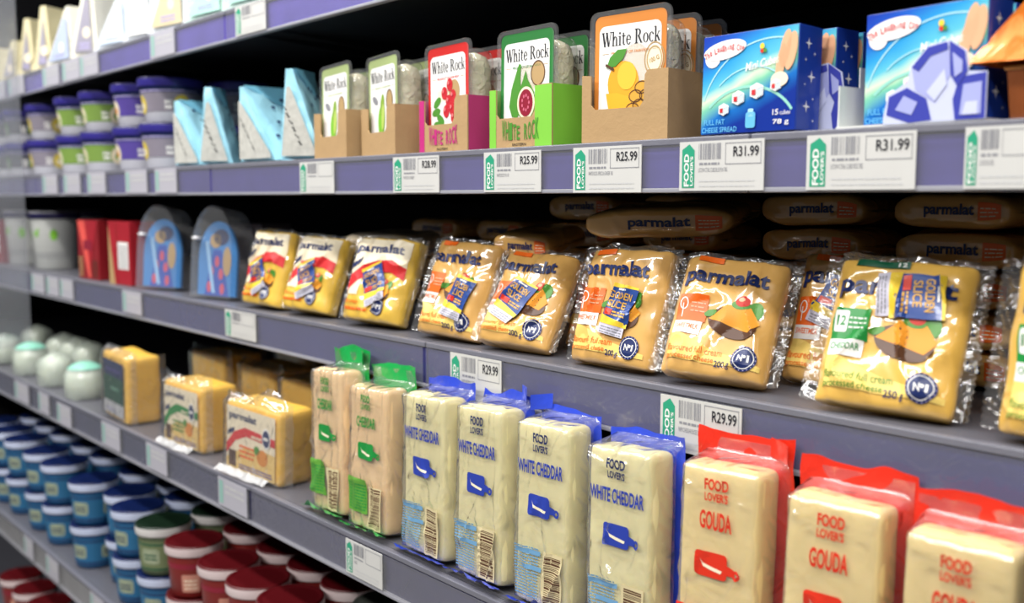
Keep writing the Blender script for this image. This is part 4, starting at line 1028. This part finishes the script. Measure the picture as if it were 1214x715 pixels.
def make_tub(name, label, cat, group, r0, r1, h, body, lidc, rimc, art, loc, rot):
    root = thing(name, label, cat, loc, rot, group)
    mb = MB(); mb.lathe([(0, .0012), (r0 - .004, .0012), (r0 - .002, 0), (r0, .002), (r1, h - .010), (r1, h - .006), (r1 - .004, h - .006)], 48, body)
    art(Pr(mb, cone_fn(r0, r1, h - .010), step=.008), r0, r1, h); mb.build('tub', root)
    R_ = r1 + .0025
    mb = MB(); mb.lathe([(R_, h - .0155), (R_ + .0008, h - .014), (R_ + .0008, h - .003)], 48, rimc)
    mb.lathe([(R_ + .0008, h - .003), (R_, h - .0006), (R_ - .0025, h), (R_ - .005, h - .002), (R_ - .008, h - .0024), (0, h - .0024)], 48, lidc)
    mb.build('lid', root)
    return root


def art_band(c1, c2, c3):
    def f(q, r0, r1, h):
        q.rect(-.085, h * .10, .085, h * .70, c1, 1); q.rect(-.085, h * .12, .085, h * .16, c2, 2); q.rect(-.085, h * .62, .085, h * .66, c2, 2)
        for x in (-.07, .0, .06): q.rrect(x - .016, h * .25, x + .016, h * .55, .005, c3, 2); q.lines(x - .012, h * .33, x + .012, h * .48, 2, c2, 3, 3, .5)
    return f


def art_red(q, r0, r1, h):
    for x in (-.05, .02): q.rrect(x - .014, h * .12, x + .014, h * .46, .003, M('tub_redlabel', 'c98a78'), 1); q.lines(x - .01, h * .18, x + .01, h * .4, 3, INK['cream'], 2, 2, .4)
    q.rect(-.08, h * .56, .08, h * .66, INK['maroon'], 1)


TB = M('tub_blue', '1f5180', rough=.35); TBL = M('lid_blue_shaded', '0e1f50', rough=.35); RIMB = M('rim_blue_white', 'd3dcf6', rough=.35)  # lid and tub tones darkened to stand in for shade under the shelf
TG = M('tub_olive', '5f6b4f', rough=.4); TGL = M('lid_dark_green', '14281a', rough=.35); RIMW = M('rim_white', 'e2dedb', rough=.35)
TR_ = M('tub_red', '8a2521', rough=.35); TRL = M('lid_red_shaded', '560b12', rough=.35); RIMR = M('rim_pale_pink', 'e6d3d2', rough=.35)  # red lids likewise carry the shelf's shade in their colour
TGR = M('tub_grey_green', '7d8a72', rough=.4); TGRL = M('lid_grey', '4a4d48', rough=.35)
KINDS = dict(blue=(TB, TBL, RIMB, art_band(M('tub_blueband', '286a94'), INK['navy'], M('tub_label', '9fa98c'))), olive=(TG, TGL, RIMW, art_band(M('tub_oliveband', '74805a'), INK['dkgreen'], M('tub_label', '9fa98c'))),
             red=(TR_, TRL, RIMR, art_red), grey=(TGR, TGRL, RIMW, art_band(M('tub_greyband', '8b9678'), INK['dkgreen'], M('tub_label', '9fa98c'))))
_TUB = {}


def tub(kind, loc, label, group, rz):
    if kind in _TUB: return copy_thing(_TUB[kind], label, loc, (0, 0, rz), group)
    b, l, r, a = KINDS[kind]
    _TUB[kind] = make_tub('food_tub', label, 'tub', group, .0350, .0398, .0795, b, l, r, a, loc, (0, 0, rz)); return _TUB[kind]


XS = [(-2.490, 0), (-2.378, 0), (-2.27, 0), (-2.131, 0), (-2.017, 0), (-1.854, 0), (-1.735, .022), (-1.640, 0), (-1.533, 0), (-1.417, 0), (-1.302, 0), (-1.2125, 0), (-1.124, 0)]
CNAME = dict(blue='blue lidded', olive='green lidded', red='red lidded', grey='grey lidded')
cnt = {}
for row, yb in enumerate((-.036, .0560, .1490)):
    for lev in (0, 1):
        for i, (x, dy) in enumerate(XS):
            kind = 'red' if i >= 9 else 'olive' if (i == 8 and lev == 1) else 'blue'
            key = (row, lev, kind); n = cnt.get(key, 0); cnt[key] = n + 1
            lab = CNAME[kind] + ' tub in the ' + ['front', 'second', 'third'][row] + ' row, ' + ['lower', 'upper'][lev] + ' layer, ' + (ORD[n] if kind != 'olive' else 'between blue and red tubs')
            tub(kind, (x + (.004 * nz(i, row, 3, .7) if row else 0), yb + dy, ZE + .0006 + lev * .0800), lab, 'tubs on the fifth shelf', .55 + .5 * nz(i, row, lev, .9))
for i, x in enumerate((-1.028, -.935, -.842)):
    for lev in (0, 1):
        tub('grey', (x, .045, ZE + .0006 + lev * .08), 'grey lidded tub under the green cheese bag, ' + ['left', 'middle', 'right'][i] + (' upper one' if lev else ' lower one'), 'tubs on the fifth shelf', .5)
for i, x in enumerate((-2.265, -2.168, -2.070)):
    for lev in (0, 1):
        tub('red', (x, -.060, ZF + .0006 + lev * .08), 'red lidded tub at the lower left corner, ' + ORD[i] + (', upper layer' if lev else ', lower layer'), 'red tubs on the bottom shelf', .5)


# cream cheese tubs, second shelf far left
def art_cream(main, ov, lab):
    def f(q, r0, r1, h):
        q.rect(-.10, h * .24, .10, h * .66, main, 1)
        for x in (-.045, .04):
            q.ell(x, h * .40, .015, h * .21, ov, 2); q.ell(x, h * .37, .008, h * .08, lab, 3); q.lines(x - .030, h * .30, x - .017, h * .52, 2, INK['white'], 4, 2, .7)
        q.rect(-.1, h * .66, .1, h * .84, INK['navy'], 1); q.lines(-.06, h * .68, .07, h * .74, 1, INK['lilac'], 5, 2)
    return f


NAVL = M('lid_navy', '1f1c46', rough=.35); RIMP = M('rim_violet', '342d84', rough=.35); TW = M('tub_white', 'dcdce4', rough=.4)
CK = dict(purple=(INK['purple'], INK['cream'], M('art_onion', 'd98a2a')), green=(M('band_green', '7d9c48'), INK['cream'], M('art_herb', '8fae5a')), grey=(M('band_grey', '8b8490'), M('art_lemon', 'd9c24a'), INK['cream']), dark=(M('band_dark', '565660'), INK['leaf'], INK['grey']))
_CT = {}
for i, (x, kd, lb) in enumerate([(-2.60, 'dark', 'at the far left'), (-2.478, 'dark', 'with dark label'), (-2.306, 'grey', 'with yellow and grey label'), (-2.110, 'green', 'with green label, left stack'), (-1.965, 'green', 'with green label, right stack'), (-1.795, 'purple', 'with purple label'), (-1.672, 'grey', 'behind the leftmost light blue wedge')]):
    for row in (0, 1):
        for lev in (0, 1):
            lab = 'cream cheese tub ' + lb + (', upper' if lev else ', lower') + (' one in front' if row == 0 else ' one in the row behind')
            loc = (x + .02 * row, .058 + row * .112, ZB + .0008 + lev * .0745)
            if kd in _CT: copy_thing(_CT[kd], lab, loc, (0, 0, .75), 'cream cheese tubs on the second shelf')
            else: _CT[kd] = make_tub('cream_cheese_tub', lab, 'tub', 'cream cheese tubs on the second shelf', .041, .0505, .0740, TW, NAVL, RIMP, art_cream(*CK[kd]), loc, (0, 0, .75))


def plain_box(name, cat, loc, rot, w, d, h, m, label, art=None, group=None):
    root = thing(name, label, cat, loc, rot, group)
    mb = MB(); mb.box(-w / 2, w / 2, 0, d, 0, h, m, .001); mb.build('carton', root)
    if art:
        mb = MB(); art(Pr(mb, lambda u, v, l: (u, -.0002 - l, v), step=1, unit=.0003)); mb.build('front_print', root)
    return root


GRB = M('grey_box', '6b6668', rough=.6)


def art_grey(w, h):
    def f(q): q.rect(-w * .48, h * .75, w * .48, h * .97, M('box_darkband', '2c2c3a'), 1); q.lines(-w * .4, h * .3, w * .2, h * .6, 3, INK['grey'], 3, 1, .4); q.rect(-w * .48, 0.002, w * .48, h * .18, M('box_blueband', '2a5a80'), 1)
    return f


for i, x in enumerate((-1.74, -1.52)):
    for j in range(2):
        plain_box('grey_carton', 'carton', (x, .245, ZB + .0006 + j * .0725), (0, 0, 0), .20, .12, .072, GRB, 'dim grey carton behind the light blue wedges, ' + ['left', 'right'][i] + [' lower', ' upper'][j], art_grey(.2, .072), 'dim grey cartons at the back of the second shelf')

# ------------------------------------------------------------------ third shelf, left: red cartons, white tubs, arched packs
RED = M('red_board', 'a81f2c', rough=.4); SAL = M('salmon_board', 'e85a50', rough=.4)


def art_tri(w, h):
    def f(q):
        q.poly([(-w * .48, h * .99), (w * .48, h * .99), (0, h * .03)], RED, 1); q.poly([(-w * .48, h * .99), (-w * .12, h * .99), (w * .12, h * .03), (0, h * .03)], SAL, 2)
        q.rect(-w * .2, h * .5, w * .22, h * .66, INK['maroon'], 3); q.lines(w * .2, h * .05, w * .45, h * .35, 6, INK['brown'], 2, 2, .5); q.lines(-w * .46, h * .05, -w * .25, h * .4, 6, INK['tan'], 2, 2, .5)
    return f


def art_panel(w, h):
    def f(q):
        q.rect(-w * .48, 0, -w * .1, h * .98, INK['tan'], 1); q.poly([(-w * .48, h * .98), (-w * .1, h * .98), (-w * .1, 0), (-w * .2, 0)], RED, 2); q.rect(-w * .05, h * .25, w * .42, h * .68, INK['white'], 1); q.lines(0, h * .28, w * .38, h * .65, 7, INK['grey'], 2, 2, .4)
    return f


plain_box('red_carton', 'carton', (at(106, 330, .012).x, .012, ZC + .0006), (0, 0, .05), .098, .05, .112, M('red_side', '8a1a22', rough=.4), 'red carton with bright salmon triangle, next to the white tubs', art_tri(.098, .112))
plain_box('red_carton', 'carton', (at(143, 342, .012).x, .012, ZC + .0006), (0, 0, .05), .092, .05, .112, RED, 'red carton with white panel, next to the left arched pack', art_panel(.092, .112))
plain_box('red_carton', 'carton', (at(6, 310, .012).x - .115, .012, ZC + .0006), (0, 0, .05), .15, .05, .10, M('red_side', '8a1a22'), 'red carton with white panel at the far left edge of the frame', art_panel(.15, .10))


def art_tall(q, r0, r1, h):
    q.poly([(-.03, h * .62), (-.018, h * .55), (-.012, h * .72)], INK['lime'], 1); q.ell(.02, h * .6, .008, .012, INK['lime'], 1); q.ell(-.05, h * .6, .008, .012, INK['lime'], 1); q.lines(-.05, h * .2, .05, h * .32, 3, INK['grey'], 3, 1, .3)


w0 = make_tub('white_tub', 'tall white tub with green mark beside the red carton', 'tub', 'tall white tubs', .043, .050, .125, M('tub_greywhite', 'c6c8c4', rough=.45), M('lid_greywhite', '8c8c90', rough=.4), NAVL, art_tall, (at(68, 323, .06).x, .06, ZC + .0006), (0, 0, .8))
copy_thing(w0, 'tall white tub half hidden behind the clear screen', (at(36, 316, .06).x, .06, ZC + .0006), (0, 0, .6), 'tall white tubs')
copy_thing(w0, 'tall white tub in the row behind the red cartons', (at(100, 318, .17).x, .17, ZC + .0006), (0, 0, .6), 'tall white tubs')
copy_thing(w0, 'tall white tub in the second row behind the other white tubs', (at(70, 318, .17).x, .17, ZC + .0006), (0, 0, .6), 'tall white tubs')


def arch_pack(loc, rot, label, seed, w=.100, h=.140, d=.045):
    root = thing('arched_snack_pack', label, 'snack pack', loc, rot, 'arched clear snack packs')
    ol = [(-w / 2, 0)] + [(-w / 2 * cos(a) * (1 if a < .01 else 1), h * .5 + h * .5 * sin(a)) for a in [pi * i / 16 for i in range(17)]] + [(w / 2, 0)]
    mb = MB(); n = len(ol)
    mb.add([(a, 0, b) for a, b in ol] + [(a * .92, d, b * .96) for a, b in ol], [(i, (i + 1) % n, (i + 1) % n + n, i + n) for i in range(n)] + [tuple(range(n))[::-1], tuple(range(n, 2 * n))], film('blister', milky=.08, bump=.35, bscale=40, gloss=1.6))
    mb.lathe([(.0, 0), (.006, .001), (.007, .004), (.0, .006)], 12, M('white_knob', 'e6e6ea', rough=.3), (-w * .33, -.004, h * .62)); mb.build('clear_blister', root)
    mb = MB(); k = .94; mb.prism([(a * k, .003 + b * k * .86) for a, b in ol], .012, .016, M('card_blue', '3f86c8', rough=.4))
    q = Pr(mb, lambda u, v, l: (u, .012 - l, v), step=1, unit=.0004)
    q.poly([(-w * .30, h * .02), (w * .30, h * .02), (w * .10, h * .52), (-w * .10, h * .52)], M('card_royal', '2a50b0', rough=.4), 1)
    for a, b in ((-.013, .040), (.010, .036), (-.018, .016), (.014, .014), (.0, .055)): q.ell(a, b, .0055, .0085, M('card_red', 'd0506a'), 2)
    q.poly([(-w * .30, h * .6), (-w * .22, h * .62), (-w * .02, h * .05), (-w * .10, h * .05)], M('card_sky', '9cc8ee'), 3)
    q.ell(-w * .05, h * .62, .014, .011, INK['tan'], 2); q.ell(w * .24, h * .40, .010, .022, INK['tan'], 2); q.ell(w * .08, h * .66, .018, .012, INK['navy'], 2)
    mb.build('printed_insert', root)
    return root


settle(arch_pack((at(183, 346, .012).x, .014, ZC + .0006), (-.08, 0, .30), 'arched clear snack pack with blue insert beside the red cartons', 1), ZC)
settle(arch_pack((at(247, 358, .012).x, .014, ZC + .0006), (-.08, 0, .20), 'arched clear snack pack with blue insert next to the small parmalat packs', 2), ZC)
plain_box('grey_carton', 'carton', (-1.62, .16, ZC + .0006), (0, 0, .1), .10, .06, .11, GRB, 'dim grey carton behind the arched packs')


# ------------------------------------------------------------------ top shelf wedges
def wedge_cheese(loc, rot, w, h, d, label, body, lab, seed, slant=.0):
    root = thing('cheese_wedge', label, 'cheese wedge', loc, rot, 'cheese wedges on the top shelf'); so = seed * 1.9
    mb = MB(); a, b, c, e = Vector((-w / 2, 0, 0)), Vector((w / 2, 0, 0)), Vector((w / 2 - .012 - slant, 0, h)), Vector((w / 2 - .026 - slant, 0, h)); Y = Vector((0, d, 0))

    def patch(p, q, r, s_):
        mb.sheet(lambda u, v: (lambda g: g + Vector((nz(g.x, g.y, g.z + so, 40), nz(g.y, g.z, g.x + so, 40), 0)) * .0025 * min(1, 8 * u * (1 - u)) * min(1, 8 * v * (1 - v)))(p.lerp(q, u).lerp(s_.lerp(r, u), v)), 10, 10, body)
    patch(a, b, c, e); patch(b, b + Y, c + Y, c); patch(b + Y, a + Y, e + Y, c + Y); patch(a + Y, a, e, e + Y); patch(e, c, c + Y, e + Y); patch(a, a + Y, b + Y, b)
    mb.build('cheese', root)
    mb = MB(); q = Pr(mb, lambda u, v, l: (u, -.003 - l, v), step=1, unit=.0003); z0 = .010
    fx = lambda v: -w / 2 + (w - .026 - slant) * (v / h) + .008
    q.poly([(fx(z0) + .004, z0), (w / 2 - .012 - slant * z0 / h, z0), (w / 2 - .018 - slant * .8, h * .82), (fx(h * .8) + .004, h * .8)], lab, 1)
    q.ell(w * .16, h * .3, .010, .010, INK['cream'], 2); q.lines(-w * .1, z0 + .006, w * .25, h * .2, 2, INK['lilac'], seed, 2); mb.build('paper_label', root)
    return root


WHT = M('white_rind', 'e9e6d4', rough=.5, coat=.3, bump=.3, bscale=40); CRM = M('cream_paste', 'dcd2aa', rough=.5, coat=.4, bump=.3); PAL = M('pale_wrap', 'e6ecf0', rough=.3, coat=.7, bump=.5, bscale=40); MNT = M('mint_wrap', 'cfe9de', rough=.3, coat=.6, bump=.5)
LBB = M('label_paleblue', 'b4c0dc', rough=.5); LBG = M('label_greyviolet', '9a96a4', rough=.5); LBM = M('label_mint', 'b2dccf', rough=.5); TAN = M('label_tan', 'd2c4a0', rough=.5)
for i, (px, w, h, d, yw, body, lab, sl, lb) in enumerate([
    (-14, .11, .085, .06, 0, CRM, LBG, 0, 'dim cream wedge at the far left edge'), (9, .09, .085, .05, .1, CRM, LBG, .0, 'pale cream wedge, second from the left'),
    (30, .05, .118, .06, .5, CRM, LBG, .0, 'upright narrow cream wedge with grey label, third from left'), (50, .05, .128, .06, .5, CRM, LBG, .0, 'upright tall cream wedge beside the big white triangle'),
    (69, .130, .108, .06, .1, WHT, LBB, .0, 'big white triangle with pale blue label'), (99, .075, .150, .07, .4, WHT, LBG, .0, 'tall ivory wedge with round dark mark'),
    (131, .130, .100, .07, .15, PAL, M('label_icy', 'cfdcec'), .0, 'glossy white wedge sloping left, beside the ivory one'), (164, .105, .120, .07, .15, PAL, INK['white'], .0, 'glossy white wedge, bright, left of the tan edged one'),
    (198, .120, .140, .08, .15, PAL, TAN, .0, 'tall glossy white wedge with tan edge'), (243, .120, .12, .08, .1, MNT, LBM, .0, 'mint and white wrapped wedge left of the rail joint'),
    (292, .120, .12, .08, .1, MNT, LBM, .0, 'mint and white wrapped wedge right of the rail joint')]):
    X = at(px, 60, .015).x
    wedge_cheese((X, .016, ZA + .0008), (0, 0, yw), w, h, d, lb + ' on the top shelf', body, lab, i + 1, sl)
mb = MB(); mb.box(-.02, .02, 0, .06, 0, .14, M('navy_board', '1a2058', rough=.4), .001)
q = Pr(mb, lambda u, v, l: (u, -l, v), step=1, unit=.0003); q.rect(-.012, .05, .012, .09, INK['purple'], 1)
o = mb.build('navy_carton'); o.location = (at(115, 50, .02).x, .10, ZA + .0008); tag(o, 'narrow navy carton standing among the white wedges on the top shelf', 'carton')
